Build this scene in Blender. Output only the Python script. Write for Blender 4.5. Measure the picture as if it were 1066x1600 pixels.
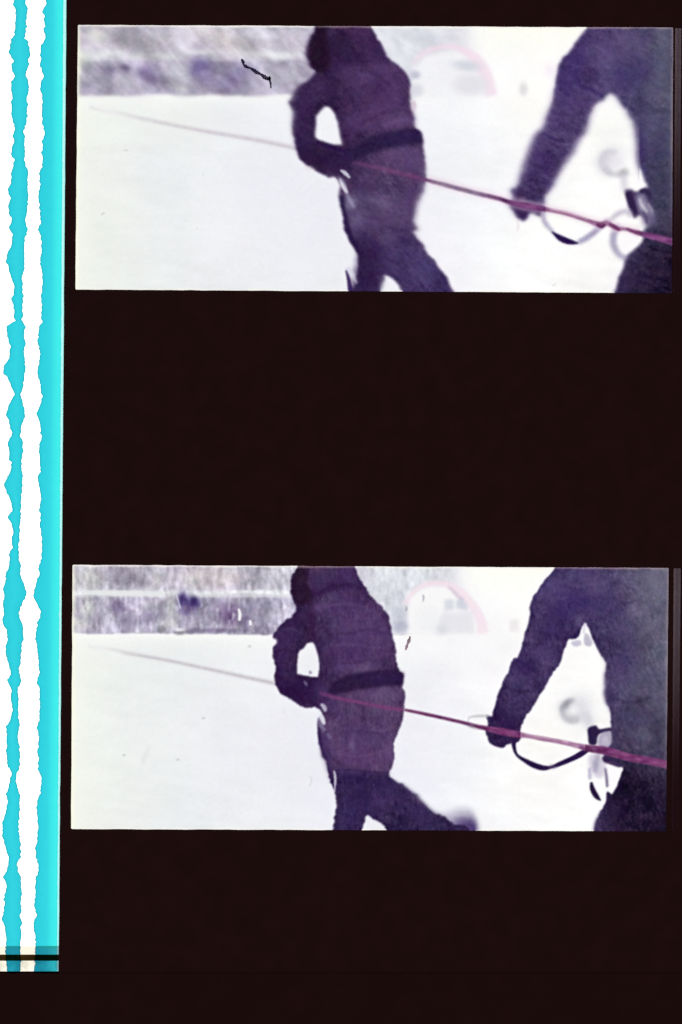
import bpy, math, bmesh
import numpy as np
from mathutils import Vector
from mathutils.geometry import tessellate_polygon

# ------------------------------------------------------------------ set-up
for o in list(bpy.data.objects):
    bpy.data.objects.remove(o, do_unlink=True)
scene = bpy.context.scene
scene.unit_settings.system = 'METRIC'
scene.unit_settings.scale_length = 0.001          # one unit is one millimetre: 35 mm cine film
C = scene.collection
MM = 19.0 / 843.0                                 # frame pitch of 35 mm film: 19 mm (843 measured units)
ZE = 0.46                                         # height of the emulsion above the diffuser


def P(x, y, z=0.0):
    return ((x - 533.0) * MM, (800.0 - y) * MM, z)


# camera, looking straight down on the light table
DIST = 130.0
cd = bpy.data.cameras.new('camera')
cam = bpy.data.objects.new('camera', cd)
C.objects.link(cam)
cam.location = (0, 0, ZE + DIST)
cd.sensor_fit = 'VERTICAL'
cd.sensor_height = 24.0
cd.lens = 24.0 * DIST / (1600 * MM)
cd.clip_start = 1.0
cd.clip_end = 5000.0
scene.camera = cam

# a darkened room: only a weak even ambient light
w = bpy.data.worlds.new('World')
scene.world = w
w.use_nodes = True
bg = w.node_tree.nodes['Background']
bg.inputs['Color'].default_value = (1.0, 0.95, 0.93, 1)
bg.inputs['Strength'].default_value = 0.25

PANEL = 2.2                                       # brightness of the light table's diffuser
vs = scene.view_settings
vs.view_transform = 'Standard'
vs.look = 'None'
vs.exposure = 0.0
vs.gamma = 1.0
vs.use_curve_mapping = False
scene.cycles.transparent_max_bounces = 24

# ------------------------------------------------------------------ helpers


def s2l(c):
    c = np.asarray(c, dtype=np.float64) / 255.0
    return np.where(c <= 0.04045, c / 12.92, ((c + 0.055) / 1.055) ** 2.4)


def link(o, parent=None):
    C.objects.link(o)
    if parent is not None:
        o.parent = parent
    return o


def tag(o, label=None, cat=None, group=None, kind=None):
    if label:
        o['label'] = label
    if cat:
        o['category'] = cat
    if group:
        o['group'] = group
    if kind:
        o['kind'] = kind
    return o


def empty(name, parent=None):
    return link(bpy.data.objects.new(name, None), parent)


def mesh_obj(name, verts, faces, mat, parent=None, cols=None):
    me = bpy.data.meshes.new(name)
    me.from_pydata([tuple(v) for v in verts], [], [tuple(f) for f in faces])
    if cols is not None:
        a = me.color_attributes.new('dye', 'FLOAT_COLOR', 'POINT')
        d = np.ones((len(verts), 4), np.float32)
        d[:, :3] = cols
        a.data.foreach_set('color', d.ravel())
    me.materials.append(mat)
    me.update()
    return link(bpy.data.objects.new(name, me), parent)


def new_mat(name):
    m = bpy.data.materials.new(name)
    m.use_nodes = True
    nt = m.node_tree
    nt.nodes.clear()
    out = nt.nodes.new('ShaderNodeOutputMaterial')
    return m, nt, out


def N(nt, t, **kw):
    n = nt.nodes.new('ShaderNode' + t)
    for k, v in kw.items():
        n.inputs[k].default_value = v
    return n


def noise_fac(nt, scale, detail, lo, hi):
    co = N(nt, 'TexCoord')
    no = N(nt, 'TexNoise', Scale=scale, Detail=detail)
    nt.links.new(co.outputs['Object'], no.inputs['Vector'])
    mr = N(nt, 'MapRange')
    mr.inputs['From Min'].default_value = 0.3
    mr.inputs['From Max'].default_value = 0.7
    mr.inputs['To Min'].default_value = lo
    mr.inputs['To Max'].default_value = hi
    nt.links.new(no.outputs['Fac'], mr.inputs['Value'])
    return mr.outputs['Result']


def dye_material(name, grain=0.04, gscale=22.0):
    """Dyed emulsion: lets the light behind it through, coloured by the picture dye."""
    m, nt, out = new_mat(name)
    at = N(nt, 'Attribute')
    at.attribute_name = 'dye'
    f = noise_fac(nt, gscale, 2.0, 1.0 - grain, 1.0 + grain)
    mul = N(nt, 'VectorMath')
    mul.operation = 'SCALE'
    nt.links.new(at.outputs['Color'], mul.inputs[0])
    nt.links.new(f, mul.inputs['Scale'])
    tr = N(nt, 'BsdfTransparent')
    nt.links.new(mul.outputs['Vector'], tr.inputs['Color'])
    nt.links.new(tr.outputs['BSDF'], out.inputs['Surface'])
    return m


def matte(name, col, var=0.2, scale=1.2, rough=0.6, gloss=0.0):
    m, nt, out = new_mat(name)
    f = noise_fac(nt, scale, 4.0, 1.0 - var, 1.0 + var)
    mul = N(nt, 'VectorMath')
    mul.operation = 'SCALE'
    mul.inputs[0].default_value = col
    nt.links.new(f, mul.inputs['Scale'])
    d = N(nt, 'BsdfDiffuse', Roughness=rough)
    nt.links.new(mul.outputs['Vector'], d.inputs['Color'])
    if gloss > 0:
        g = N(nt, 'BsdfGlossy', Roughness=0.35)
        mx = N(nt, 'MixShader', Fac=gloss)
        nt.links.new(d.outputs[0], mx.inputs[1])
        nt.links.new(g.outputs[0], mx.inputs[2])
        nt.links.new(mx.outputs[0], out.inputs['Surface'])
    else:
        nt.links.new(d.outputs[0], out.inputs['Surface'])
    return m


def lamp_material(name, col, strength, var=0.0, scale=1.0):
    m, nt, out = new_mat(name)
    e = N(nt, 'Emission', Color=(*col, 1), Strength=strength)
    if var > 0:
        f = noise_fac(nt, scale, 4.0, strength * (1 - var), strength * (1 + var))
        nt.links.new(f, e.inputs['Strength'])
    nt.links.new(e.outputs[0], out.inputs['Surface'])
    return m


def box(name, x0, y0, x1, y1, z0, z1, mat, parent=None, bevel=0.0):
    a, b = P(x0, y1), P(x1, y0)
    bm = bmesh.new()
    bmesh.ops.create_cube(bm, size=1.0)
    for v in bm.verts:
        v.co = ((a[0] + b[0]) / 2 + v.co.x * (b[0] - a[0]),
                (a[1] + b[1]) / 2 + v.co.y * (b[1] - a[1]),
                (z0 + z1) / 2 + v.co.z * (z1 - z0))
    if bevel:
        bmesh.ops.bevel(bm, geom=list(bm.edges), offset=bevel, segments=2, affect='EDGES')
    me = bpy.data.meshes.new(name)
    bm.to_mesh(me)
    bm.free()
    me.materials.append(mat)
    return link(bpy.data.objects.new(name, me), parent)


def plate(name, outer, holes, z0, z1, mat, parent=None):
    """A flat plate with holes and real thickness."""
    loops = [outer] + holes
    polys = [[Vector(P(x, y)) for x, y in l] for l in loops]
    tris = tessellate_polygon(polys)
    flat = [v for p in polys for v in p]
    n = len(flat)
    verts = [(v.x, v.y, z1) for v in flat] + [(v.x, v.y, z0) for v in flat]
    faces = []
    for t in tris:
        a, b, c = [flat[i] for i in t]
        if (b - a).cross(c - a).z < 0:
            t = (t[0], t[2], t[1])
        faces.append(tuple(t))
        faces.append((t[0] + n, t[2] + n, t[1] + n))
    k = 0
    for p in polys:
        L = len(p)
        for i in range(L):
            j = (i + 1) % L
            faces.append((k + i, k + j, k + j + n, k + i + n))
        k += L
    return mesh_obj(name, verts, faces, mat, parent)


# ------------------------------------------------------------------ PAINT: the pictures recorded in the two film frames
rng = np.random.default_rng(7)
MARG = 40


def catmull(pts, closed=True, sub=6):
    p = np.asarray(pts, float)
    n = len(p)
    out = []
    t = np.linspace(0, 1, sub, endpoint=False)[:, None]
    for i in range(n if closed else n - 1):
        if closed:
            a, b, c, d = p[i - 1], p[i], p[(i + 1) % n], p[(i + 2) % n]
        else:
            a, b, c, d = p[max(i - 1, 0)], p[i], p[i + 1], p[min(i + 2, n - 1)]
        out.append(0.5 * ((2 * b) + (c - a) * t + (2 * a - 5 * b + 4 * c - d) * t ** 2 + (3 * b - a - 3 * c + d) * t ** 3))
    if not closed:
        out.append(p[-1:])
    return np.concatenate(out)


class Canvas:
    """Tone and colour of one exposed picture, in measured units."""

    def __init__(s, x0, y0, x1, y1):
        s.x0, s.y0 = x0 - MARG, y0 - MARG
        s.w, s.h = (int(x1 - x0 + 2 * MARG) + 15) // 16 * 16, (int(y1 - y0 + 2 * MARG) + 15) // 16 * 16
        s.X, s.Y = np.meshgrid(s.x0 + np.arange(s.w), s.y0 + np.arange(s.h))
        s.img = np.zeros((s.h, s.w, 3))
        s.lab = np.zeros((s.h, s.w), int)
        s.n1 = s.noise(6.0) * 0.8 + s.noise(1.8) * 0.55
        s.n2 = s.noise(6.0) * 0.8 + s.noise(1.8) * 0.55

    def filt(s, a, su, sv=None, ang=0.0):
        sv = su if sv is None else sv
        c, d = math.cos(math.radians(ang)), math.sin(math.radians(ang))
        fx = np.fft.rfftfreq(a.shape[1])[None, :]
        fy = np.fft.fftfreq(a.shape[0])[:, None]
        u = fx * c + fy * d
        v = -fx * d + fy * c
        g = np.exp(-2 * math.pi ** 2 * (su * su * u * u + sv * sv * v * v))
        return np.fft.irfft2(np.fft.rfft2(a) * g, s=a.shape)

    def noise(s, su, sv=None, ang=0.0):
        a = s.filt(rng.standard_normal((s.h, s.w)), su, sv, ang)
        return (a - a.mean()) / a.std()

    def window(s, p, pad):
        """Even-sized window of the canvas round some points."""
        x0 = int(max(0, p[:, 0].min() - s.x0 - pad)) // 8 * 8
        x1 = min(s.w, int(p[:, 0].max() - s.x0 + pad) // 8 * 8 + 8)
        y0 = int(max(0, p[:, 1].min() - s.y0 - pad)) // 8 * 8
        y1 = min(s.h, int(p[:, 1].max() - s.y0 + pad) // 8 * 8 + 8)
        return slice(y0, max(y1, y0 + 8)), slice(x0, max(x1, x0 + 8))

    def raster(s, p, win):
        SS = 3
        h, w_ = win[0].stop - win[0].start, win[1].stop - win[1].start
        H, W = h * SS, w_ * SS
        m = np.zeros((H, W + 1), np.int32)
        xs = (p[:, 0] - s.x0 - win[1].start + 0.5) * SS
        ys = (p[:, 1] - s.y0 - win[0].start + 0.5) * SS
        x2, y2 = np.roll(xs, -1), np.roll(ys, -1)
        for a, b, c, d in zip(xs, ys, x2, y2):
            if b == d:
                continue
            if b > d:
                a, b, c, d = c, d, a, b
            r0, r1 = max(0, int(math.ceil(b - 0.5))), min(H - 1, int(math.ceil(d - 0.5)) - 1)
            if r1 < r0:
                continue
            r = np.arange(r0, r1 + 1)
            xx = a + (r + 0.5 - b) * (c - a) / (d - b)
            ci = np.clip(np.ceil(xx - 0.5), 0, W).astype(int)
            np.add.at(m, (r, ci), 1)
        cov = (np.cumsum(m[:, :W], axis=1) % 2).astype(float)
        return cov.reshape(h, SS, w_, SS).mean(axis=(1, 3))

    def fill(s, pts, smooth=True, rough=0.0):
        p = catmull(pts) if smooth else np.asarray(pts, float)
        cov = s.raster(p, (slice(0, s.h), slice(0, s.w)))
        if rough:
            fy = np.clip(s.Y - s.y0 + s.n1 * rough, 0, s.h - 1.01)
            fx = np.clip(s.X - s.x0 + s.n2 * rough, 0, s.w - 1.01)
            iy, ix = fy.astype(int), fx.astype(int)
            ty, tx = fy - iy, fx - ix
            cov = ((cov[iy, ix] * (1 - tx) + cov[iy, ix + 1] * tx) * (1 - ty)
                   + (cov[iy + 1, ix] * (1 - tx) + cov[iy + 1, ix + 1] * tx) * ty)
        return cov

    def ribbon(s, pts, smooth=True):
        p = np.asarray(pts, float)            # x, y, width
        q = catmull(p, False, 8) if smooth else p
        t = np.gradient(q[:, :2], axis=0)
        t /= np.linalg.norm(t, axis=1)[:, None] + 1e-9
        nrm = np.stack([-t[:, 1], t[:, 0]], 1) * np.maximum(q[:, 2:3], 0.05) / 2
        return np.concatenate([q[:, :2] + nrm, (q[:, :2] - nrm)[::-1]])

    def stroke_mask(s, pts, smooth=True):
        return s.fill(s.ribbon(pts, smooth), smooth=False)

    def put(s, m, col, a=1.0, win=None):
        m = (np.clip(m, 0, 1) * a)[..., None]
        if win is None:
            s.img = s.img * (1 - m) + np.asarray(col, float) * m
        else:
            s.img[win] = s.img[win] * (1 - m) + np.asarray(col, float) * m

    def paint(s, p, col, a, blur, clip, bv=None, ang=0):
        win = s.window(p, 4 * max(blur, bv or 0) + 4)
        m = s.filt(s.raster(p, win), blur, bv, ang)
        if clip is not None:
            m = m * clip[win]
        s.put(m, col, a, win)
        full = np.zeros((s.h, s.w))
        full[win] = m
        return full

    def poly(s, pts, col, a=1.0, blur=1.0, clip=None, bv=None, ang=0, smooth=True):
        return s.paint(catmull(pts) if smooth else np.asarray(pts, float), col, a, blur, clip, bv, ang)

    def stroke(s, pts, col, a=1.0, blur=0.8, clip=None):
        return s.paint(s.ribbon(pts), col, a, blur, clip)

    def blob(s, x, y, rx, ry, col, a=1.0, clip=None, ang=0.0, soft=1.0):
        R = 3.2 * max(rx, ry)
        win = s.window(np.array([(x - R, y - R), (x + R, y + R)]), 2)
        c, d = math.cos(math.radians(ang)), math.sin(math.radians(ang))
        X, Y = s.X[win] - x, s.Y[win] - y
        u = (X * c + Y * d) / rx
        v = (-X * d + Y * c) / ry
        m = np.exp(-0.5 * (u * u + v * v) ** soft)
        if clip is not None:
            m = m * clip[win]
        s.put(m, col, a, win)

    def ramp(s, coord, a, b):
        t = np.clip((coord - a) / (b - a), 0, 1)
        return t * t * (3 - 2 * t)


LAB = {'snow_field': 0, 'snowy_wall': 1, 'pink_arch': 2, 'person': 3, 'belt': 4, 'walking_person': 5,
       'tow_rope': 6, 'strap': 7, 'sky_glare': 8, 'far_rope': 9, 'buckle_strap': 10, 'loose_strap': 11}


def rim(c, quad):
    """The printer aperture leaves a paler line along the picture's edges."""
    (tlx, tly), (trx, try_), (brx, bry), (blx, bly) = quad
    top = tly + (try_ - tly) * (c.X - tlx) / (trx - tlx)
    bot = bly + (bry - bly) * (c.X - blx) / (brx - blx)
    lef = tlx + (blx - tlx) * (c.Y - tly) / (bly - tly)
    rig = trx + (brx - trx) * (c.Y - try_) / (bry - try_)
    wob = c.noise(6) * 0.5
    fade = 1 - c.ramp(c.Y, tly + 140, bly - 60) * 0.97
    lum = c.img.mean(axis=2, keepdims=True)
    pale = np.clip(c.img * 0.35 + np.array([122, 108, 108]), 0, 255)
    pale = np.where(lum > 150, np.array([250, 244, 236]), pale)
    for d, k, wd in ((c.Y - top, 0.85, 2.6), (rig - c.X, 0.8, 3.2)):
        m = np.exp(-(np.clip(d + wob, 0, None) / wd) ** 2)
        kk = k * (fade if wd > 3 else 1.0)
        c.put(m * kk, pale)
    m = np.exp(-(np.clip(c.X - lef + wob, 0, None) / 5.0) ** 2)
    c.put(m, np.array([255, 254, 232]), 0.75)
    m = np.exp(-(np.clip(bot - c.Y + wob, 0, None) / 2.0) ** 2)
    c.put(m * (lum[..., 0] > 120), np.array([255, 252, 238]), 0.6)
    # bluish-green fog creeping in from the right-hand edge over the dark coat
    m = np.exp(-(np.clip(rig - c.X, 0, None) / 9.0) ** 2) * (lum[..., 0] < 150) * fade
    c.put(m, np.array([98, 97, 116]), 0.35)


def finish(c, g=2.2):
    for q in range(3):
        ch = c.img[..., q]
        c.img[..., q] = ch + 0.45 * (ch - c.filt(ch, 1.7)) + 0.07 * (ch - c.filt(ch, 7))
    c.img = np.clip(c.img, 14, 255)
    grain = c.noise(0.8) * 1.0 + c.noise(1.8) * 0.9
    lum = c.img.mean(axis=2)
    k = np.where(lum > 215, 0.35, 2.0)
    c.img += (grain * k)[..., None]
    c.img += np.stack([c.noise(3.5), c.noise(3.5), c.noise(3.5)], 2) * np.where(lum > 215, 0.3, 1.0)[..., None]
    c.img = np.clip(c.img, 0, 255)


def coat(c, m, streak_ang, su, sv):
    """Mottled dark cloth with streaks and folds."""
    t = c.noise(su, sv, streak_ang) * 3.6 + c.noise(14) * 4.0 + c.noise(4) * 3.4
    t = t + c.noise(1.3, 1.0, streak_ang) * 3.0
    hue = c.noise(9)
    tex = np.stack([t + hue * 0.7 - 1, t * 0.95 + 0.5, t - hue * 0.3 + 1], 2)
    c.img += (tex + np.array([-1, 0, -4])) * (np.clip(m, 0, 1) ** 2)[..., None]


def background(c, top_y, snow_l, snow_r, wall_top, stripe, ang, su, sv, arch_x, edge_blur):
    """Falling snow over a field, a snow-dusted wall and bank behind."""
    X, Y = c.X, c.Y
    c.img[:] = (235, 238, 237)
    r = c.ramp(X, 120, 700)[..., None]
    c.img = c.img * (1 - r) + np.array([243, 243, 248]) * r
    r = c.ramp(X, 640, 860)[..., None]
    c.img = c.img * (1 - r) + np.array([254, 253, 252]) * r
    t = c.noise(30) * 1.8 + c.noise(9) * 0.7
    c.img += np.stack([t - 0.6 * c.noise(30), t + 0.2, t + 1.0 * c.noise(30)], 2)
    tr = c.noise(16, 4, 8) * 1.3 + c.noise(5, 2, -10) * .5
    c.img += (tr * c.ramp(Y, top_y + 110, top_y + 200))[..., None]
    lil = np.exp(-((X - 480) / 230.) ** 2 - ((Y - top_y - 290) / 130.) ** 2)
    c.put(lil, (237, 237, 245), 0.8)
    yl = np.exp(-(np.clip(X - 118, 0, None) / 60.0))
    c.put(yl, (247, 250, 238), 0.7)
    # brighter band of snow right below the bank
    line = snow_l + (snow_r - snow_l) * (X - 118) / 700.0
    c.put(np.exp(-np.clip(Y - line, 0, None) / 14.0) * (X < 700), (253, 253, 251), 0.9)
    # bank and wall
    st = c.noise(su, sv, ang)
    st2 = c.noise(su * 0.55, sv * 0.75, ang)
    big = c.noise(18, 9, ang)
    wob = c.noise(14, 5) * 0.9
    up = c.filt((Y + wob < line).astype(float), edge_blur)
    up *= 1 - c.ramp(X, arch_x - 70, arch_x + 20)
    v = 203 + st * 3 + st2 * 2.5 + big * 8
    base = np.stack([v - 1, v - 4, v + 6], 2)
    tint = c.noise(16)[..., None] * np.array([1.2, 0.0, 1.0])
    base = base + tint
    c.put(up, base)
    wall = up * c.ramp(Y, wall_top - 3, wall_top + 5)
    vv = 184 + st * 5 + st2 * 5 + big * 12
    wallc = np.stack([vv - 1, vv - 5, vv + 10], 2)
    c.put(wall * (1 - c.ramp(X, 440, 520) * 0.55), wallc, 0.9)
    s = np.exp(-((Y - stripe - wob * 1.5) / (7.5 if edge_blur > 2 else 5.0)) ** 2) * up
    s = s * np.clip(0.85 + 0.25 * c.noise(22, 5, 0), 0, 1)
    c.put(s * (X < 480), (226, 229, 231), 0.78 if edge_blur > 2 else 0.95)
    right = c.ramp(X, 540, 600)
    c.put(up * right, np.clip(np.stack([222 + st * 2.5 + st2 * 2 + big * 4, 225 + st * 2.5 + st2 * 2 + big * 4, 231 + st * 2 + st2 * 2 + big * 3], 2), 0, 255), 0.9)
    c.lab[(up > 0.5)] = LAB['snowy_wall']
    c.up = up * (1 - right * .6)
    # bright sky
    sk = c.ramp(X, arch_x - 10, arch_x + 50) * (Y < line)
    c.lab[(sk > 0.5)] = LAB['sky_glare']
    c.put(c.ramp(X, arch_x - 20, arch_x + 40) * np.clip((top_y + 60 - Y) / 60, 0, 1), (255, 255, 244), 0.9)


# ---------------- upper picture
def paint_upper():
    c = Canvas(110, 32, 1062, 464)
    quad = ((122, 39), (1052, 43), (1050, 458), (118, 452.5))
    background(c, 40, 148.5, 147, 94, 86, 40, 8, 4.2, 735, 3.0)
    A = 42
    for x, y, rx, ry, col, a in (
            (200, 62, 38, 13, (168, 166, 180), .75), (258, 66, 16, 10, (186, 184, 198), .6), (150, 55, 12, 10, (214, 216, 216), .7),
            (345, 60, 40, 12, (206, 202, 208), .7), (172, 112, 7, 7, (132, 126, 156), .85), (196, 106, 7, 5, (136, 128, 158), .9),
            (228, 114, 12, 11, (140, 132, 166), .85), (236, 124, 8, 9, (134, 124, 160), .6), (160, 120, 24, 14, (176, 174, 192), .6), (205, 132, 20, 9, (182, 180, 196), .6),
            (283, 112, 14, 16, (200, 202, 214), .8), (316, 101, 15, 9, (134, 126, 168), .85), (308, 112, 8, 8, (136, 126, 172), .7),
            (322, 122, 10, 8, (150, 142, 178), .7), (364, 124, 13, 11, (140, 130, 168), .8), (382, 112, 12, 9, (150, 142, 182), .6),
            (345, 133, 14, 7, (160, 152, 186), .6), (268, 142, 9, 4, (172, 168, 190), .7), (400, 128, 20, 10, (186, 184, 204), .6),
            (440, 118, 22, 12, (200, 200, 214), .6), (125, 118, 10, 20, (196, 196, 206), .5), (285, 140, 10, 8, (214, 214, 224), .7),
            (128, 90, 10, 9, (222, 226, 226), .7)):
        c.blob(x, y, rx * .95, ry * .95, (col[0], col[1], col[2] - 7), a, ang=24)
    st = c.noise(9, 4, A) * 5 + c.noise(5, 2, A) * 2.0
    up = (c.Y < 147) * (c.X < 500)
    c.img += (c.filt(up.astype(float), 2) * st)[..., None]
    k = (c.up * .45)[..., None]
    c.img = c.img + (c.img - np.array([203, 202, 210])) * k * .8 - k * np.array([8, 12, 4])
    c.stroke([(612, 60, 1.5), (640, 75, 1.5), (660, 88, 1)], (205, 208, 212), .5, 1.2)
    # pink arch
    arch = [(646, 100, 5), (655, 88, 6), (671, 79, 7), (697, 73, 6), (716, 75, 8), (732, 83, 13), (748, 98, 19), (759, 117, 19), (765, 135, 18), (768, 150, 18)]
    c.poly([(652, 100), (671, 86), (697, 79), (722, 84), (745, 105), (758, 130), (762, 152), (650, 152), (644, 125)], (246, 246, 249), .9, 4)
    m = c.stroke(arch, (244, 223, 236), .85, 3.0)
    c.lab[m > .5] = LAB['pink_arch']
    c.stroke([(671, 76, 2), (697, 71, 2.5), (722, 77, 3), (738, 88, 2)], (240, 218, 230), .5, 1.8)
    c.blob(730, 103, 17, 7, (208, 210, 221), .85, ang=8, soft=1.3)
    c.blob(736, 132, 24, 15, (224, 223, 230), .8, soft=2)
    c.blob(648, 117, 8, 6, (196, 196, 212), .85, soft=1.6)
    c.blob(651, 141, 9, 9, (210, 211, 222), .7, soft=1.6)
    c.blob(818, 139, 6, 9, (226, 223, 226), .9, soft=1.6)
    c.blob(860, 110, 8, 8, (248, 238, 246), .8)
    # rope far away
    m = c.stroke([(140, 166, 3), (184, 176.5, 4), (241, 189, 4), (311, 203, 4.5), (398, 218, 5), (466, 232, 6)], (208, 201, 209), .9, 2.3)
    m = m * c.ramp(c.X, 140, 240)
    c.lab[(m > .45) & (c.X > 190)] = LAB['far_rope']
    c.stroke([(240, 190, 1.5), (311, 204, 2), (398, 219, 2.5), (466, 233, 2.5)], (194, 184, 195), .45, 1.6)
    c.put(c.filt(c.stroke_mask([(138, 160, 8), (184, 177, 8), (215, 184, 8)]), 2) * (1 - c.ramp(c.X, 150, 235)), (243, 245, 244), .85)

    # ---- the person pulling
    out = [(499, 20), (494, 43), (487, 55), (481.6, 67), (480, 81), (482.5, 92), (486, 103), (493, 111), (494, 115), (482, 126), (470, 135), (460.5, 148),
           (455, 161), (459, 170.7), (461.5, 176), (458.5, 185), (457.7, 196), (460.5, 213), (464, 230), (470, 247), (481.6, 259.5), (496, 269),
           (513, 274.5), (524, 277), (530, 284), (533, 296), (531, 304), (533.7, 320), (538, 342.6), (543.5, 365), (552, 385), (559, 397), (557, 412),
           (555, 430), (551, 445), (548, 480), (593, 480), (593.5, 454), (595.5, 441), (598.6, 431), (602, 428.5), (607, 430), (615, 436), (622, 445), (631, 458), (640, 480),
           (722, 480), (707, 456), (699, 435), (681.4, 411), (662, 386), (648, 367), (645, 361), (650, 355), (645.5, 345), (646, 334), (650.5, 317),
           (659, 297.5), (664, 280.6), (665, 264), (663, 246), (660.5, 230), (660, 216), (656, 206), (649, 199), (645, 182), (642, 165), (640.6, 136),
           (634, 117), (622.3, 104.6), (609, 93), (601, 84), (594, 69.4), (587, 54), (580, 40), (572, 20)]
    hole = [(509, 165), (502.7, 170), (497, 177.5), (493.5, 181), (492.5, 190), (492.5, 212), (496, 218), (512, 223), (532, 227.5), (534, 224), (530.5, 202), (527, 185),
            (522.5, 173.5), (516, 167)]
    raw = c.fill(out, True, 1.1) * (1 - c.fill(hole, True, .5))
    a1, a2 = c.filt(raw, 2.4, 1.7, 30), c.filt(raw, 5.2, 2.6, 20)
    k = np.clip(np.exp(-((c.X - 462) / 14.) ** 2 - ((c.Y - 165) / 55.) ** 2) * .8 + np.exp(-((c.X - 482) / 12.) ** 2 - ((c.Y - 80) / 40.) ** 2) * .7
                + np.exp(-((c.X - 655) / 16.) ** 2 - ((c.Y - 320) / 60.) ** 2) * .9 + np.exp(-((c.X - 650) / 12.) ** 2 - ((c.Y - 175) / 30.) ** 2) * .5
                + np.exp(-((c.X - 552) / 14.) ** 2 - ((c.Y - 425) / 28.) ** 2) * .6 + np.exp(-((c.X - 596) / 8.) ** 2 - ((c.Y - 440) / 20.) ** 2) * .6, 0, 1)
    m = a1 * (1 - k) + a2 * k
    c.put(c.filt(raw, 7) * (1 - m), (226, 218, 240), .45)
    lo = c.ramp(c.Y, 190, 330)
    leg = c.ramp(c.Y - (c.X - 560) * .12, 350, 405)
    lr = c.ramp(c.X, 500, 620)[..., None]
    body = np.array([50, 29, 65]) * (1 - lr) + np.array([74, 50, 92]) * lr
    body = body * (1 - lo[..., None]) + np.array([82, 61, 101]) * lo[..., None]
    body = body * (1 - leg[..., None]) + (np.array([48, 30, 72]) * (1 - lr) + np.array([66, 50, 98]) * lr) * leg[..., None]
    c.put(m, body)
    c.put(m * (1 - c.filt(raw, 4)) * 1.6, (44, 26, 66), .55)
    coat(c, m, 48, 6, 1.6)
    for x, y, rx, ry, col, a, an in (
            (527, 74, 18, 26, (46, 27, 62), .9, 0), (570, 60, 16, 18, (66, 42, 82), .6, 0), (556, 48, 20, 6, (78, 50, 88), .6, 0), (518, 52, 9, 5, (66, 46, 84), .6, 20),
            (590, 78, 7, 22, (54, 32, 74), .7, -25), (535, 52, 6, 3, (44, 24, 60), .8, 30), (540, 98, 30, 6, (46, 26, 64), .6, -14), (480, 160, 14, 18, (60, 38, 80), .7, 12), (474, 200, 11, 30, (58, 36, 80), .7, 0),
            (502, 136, 14, 12, (68, 46, 90), .6, 0), (520, 140, 8, 30, (48, 28, 66), .7, 0), (560, 150, 20, 30, (66, 43, 86), .5, 0), (610, 150, 22, 34, (84, 58, 104), .7, 0), (625, 190, 20, 9, (96, 72, 116), .8, -8),
            (560, 190, 20, 14, (82, 58, 104), .8, -20), (555, 118, 22, 10, (82, 58, 104), .6, 20), (600, 112, 16, 8, (84, 58, 106), .6, 40), (585, 178, 16, 8, (82, 56, 100), .6, -30), (590, 135, 10, 14, (64, 40, 84), .6, 20),
            (498, 248, 34, 14, (43, 24, 58), .95, 16), (470, 232, 8, 8, (40, 22, 58), .6, 0), (474, 222, 10, 12, (48, 34, 76), .6, 0),
            (530, 250, 16, 12, (46, 26, 66), .9, 0), (645, 250, 16, 14, (98, 74, 120), .7, 0), (615, 245, 16, 8, (96, 72, 116), .6, -10), (575, 300, 14, 22, (76, 56, 98), .6, 0), (600, 330, 34, 18, (88, 68, 108), .5, -10),
            (640, 320, 8, 26, (82, 58, 108), .5, 10), (548, 318, 8, 10, (136, 128, 160), .6, 40), (560, 345, 9, 13, (108, 96, 134), .75, 20), (600, 318, 11, 6, (108, 94, 130), .7, 20), (580, 312, 7, 4, (106, 92, 128), .6, 20), (620, 340, 14, 6, (96, 76, 116), .6, -20),
            (568, 374, 12, 12, (58, 38, 80), .6, 0), (575, 397, 20, 18, (46, 28, 66), .8, 40), (576, 432, 15, 26, (44, 26, 64), .8, 0), (630, 376, 18, 10, (54, 36, 82), .8, 10), (605, 372, 14, 8, (92, 72, 112), .6, -10),
            (612, 408, 12, 10, (76, 58, 102), .7, 0), (655, 412, 20, 12, (74, 60, 108), .7, 45), (640, 436, 14, 8, (74, 58, 104), .6, 30), (585, 352, 20, 8, (84, 64, 106), .6, 0)):
        c.blob(x, y, rx, ry, col, a, clip=m, ang=an)
    hood = c.poly([(496, 20), (493, 44), (484, 62), (481, 82), (487, 104), (497, 113), (508, 112), (516, 100), (514, 76), (511, 58), (512, 36), (513, 20)], (35, 18, 39), .92, 3.2, clip=m)
    c.stroke([(534, 305, 5), (537, 335, 8), (546, 370, 11), (560, 396, 9)], (42, 26, 68), 1.0, 2.0, clip=m)
    c.stroke([(560, 360, 3), (580, 376, 6), (598, 392, 4)], (54, 32, 84), .6, 2.5, clip=m)
    c.stroke([(494, 223, 4), (515, 229, 6), (540, 236, 8), (556, 240, 8)], (44, 22, 70), .9, 2.2, clip=m)
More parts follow.
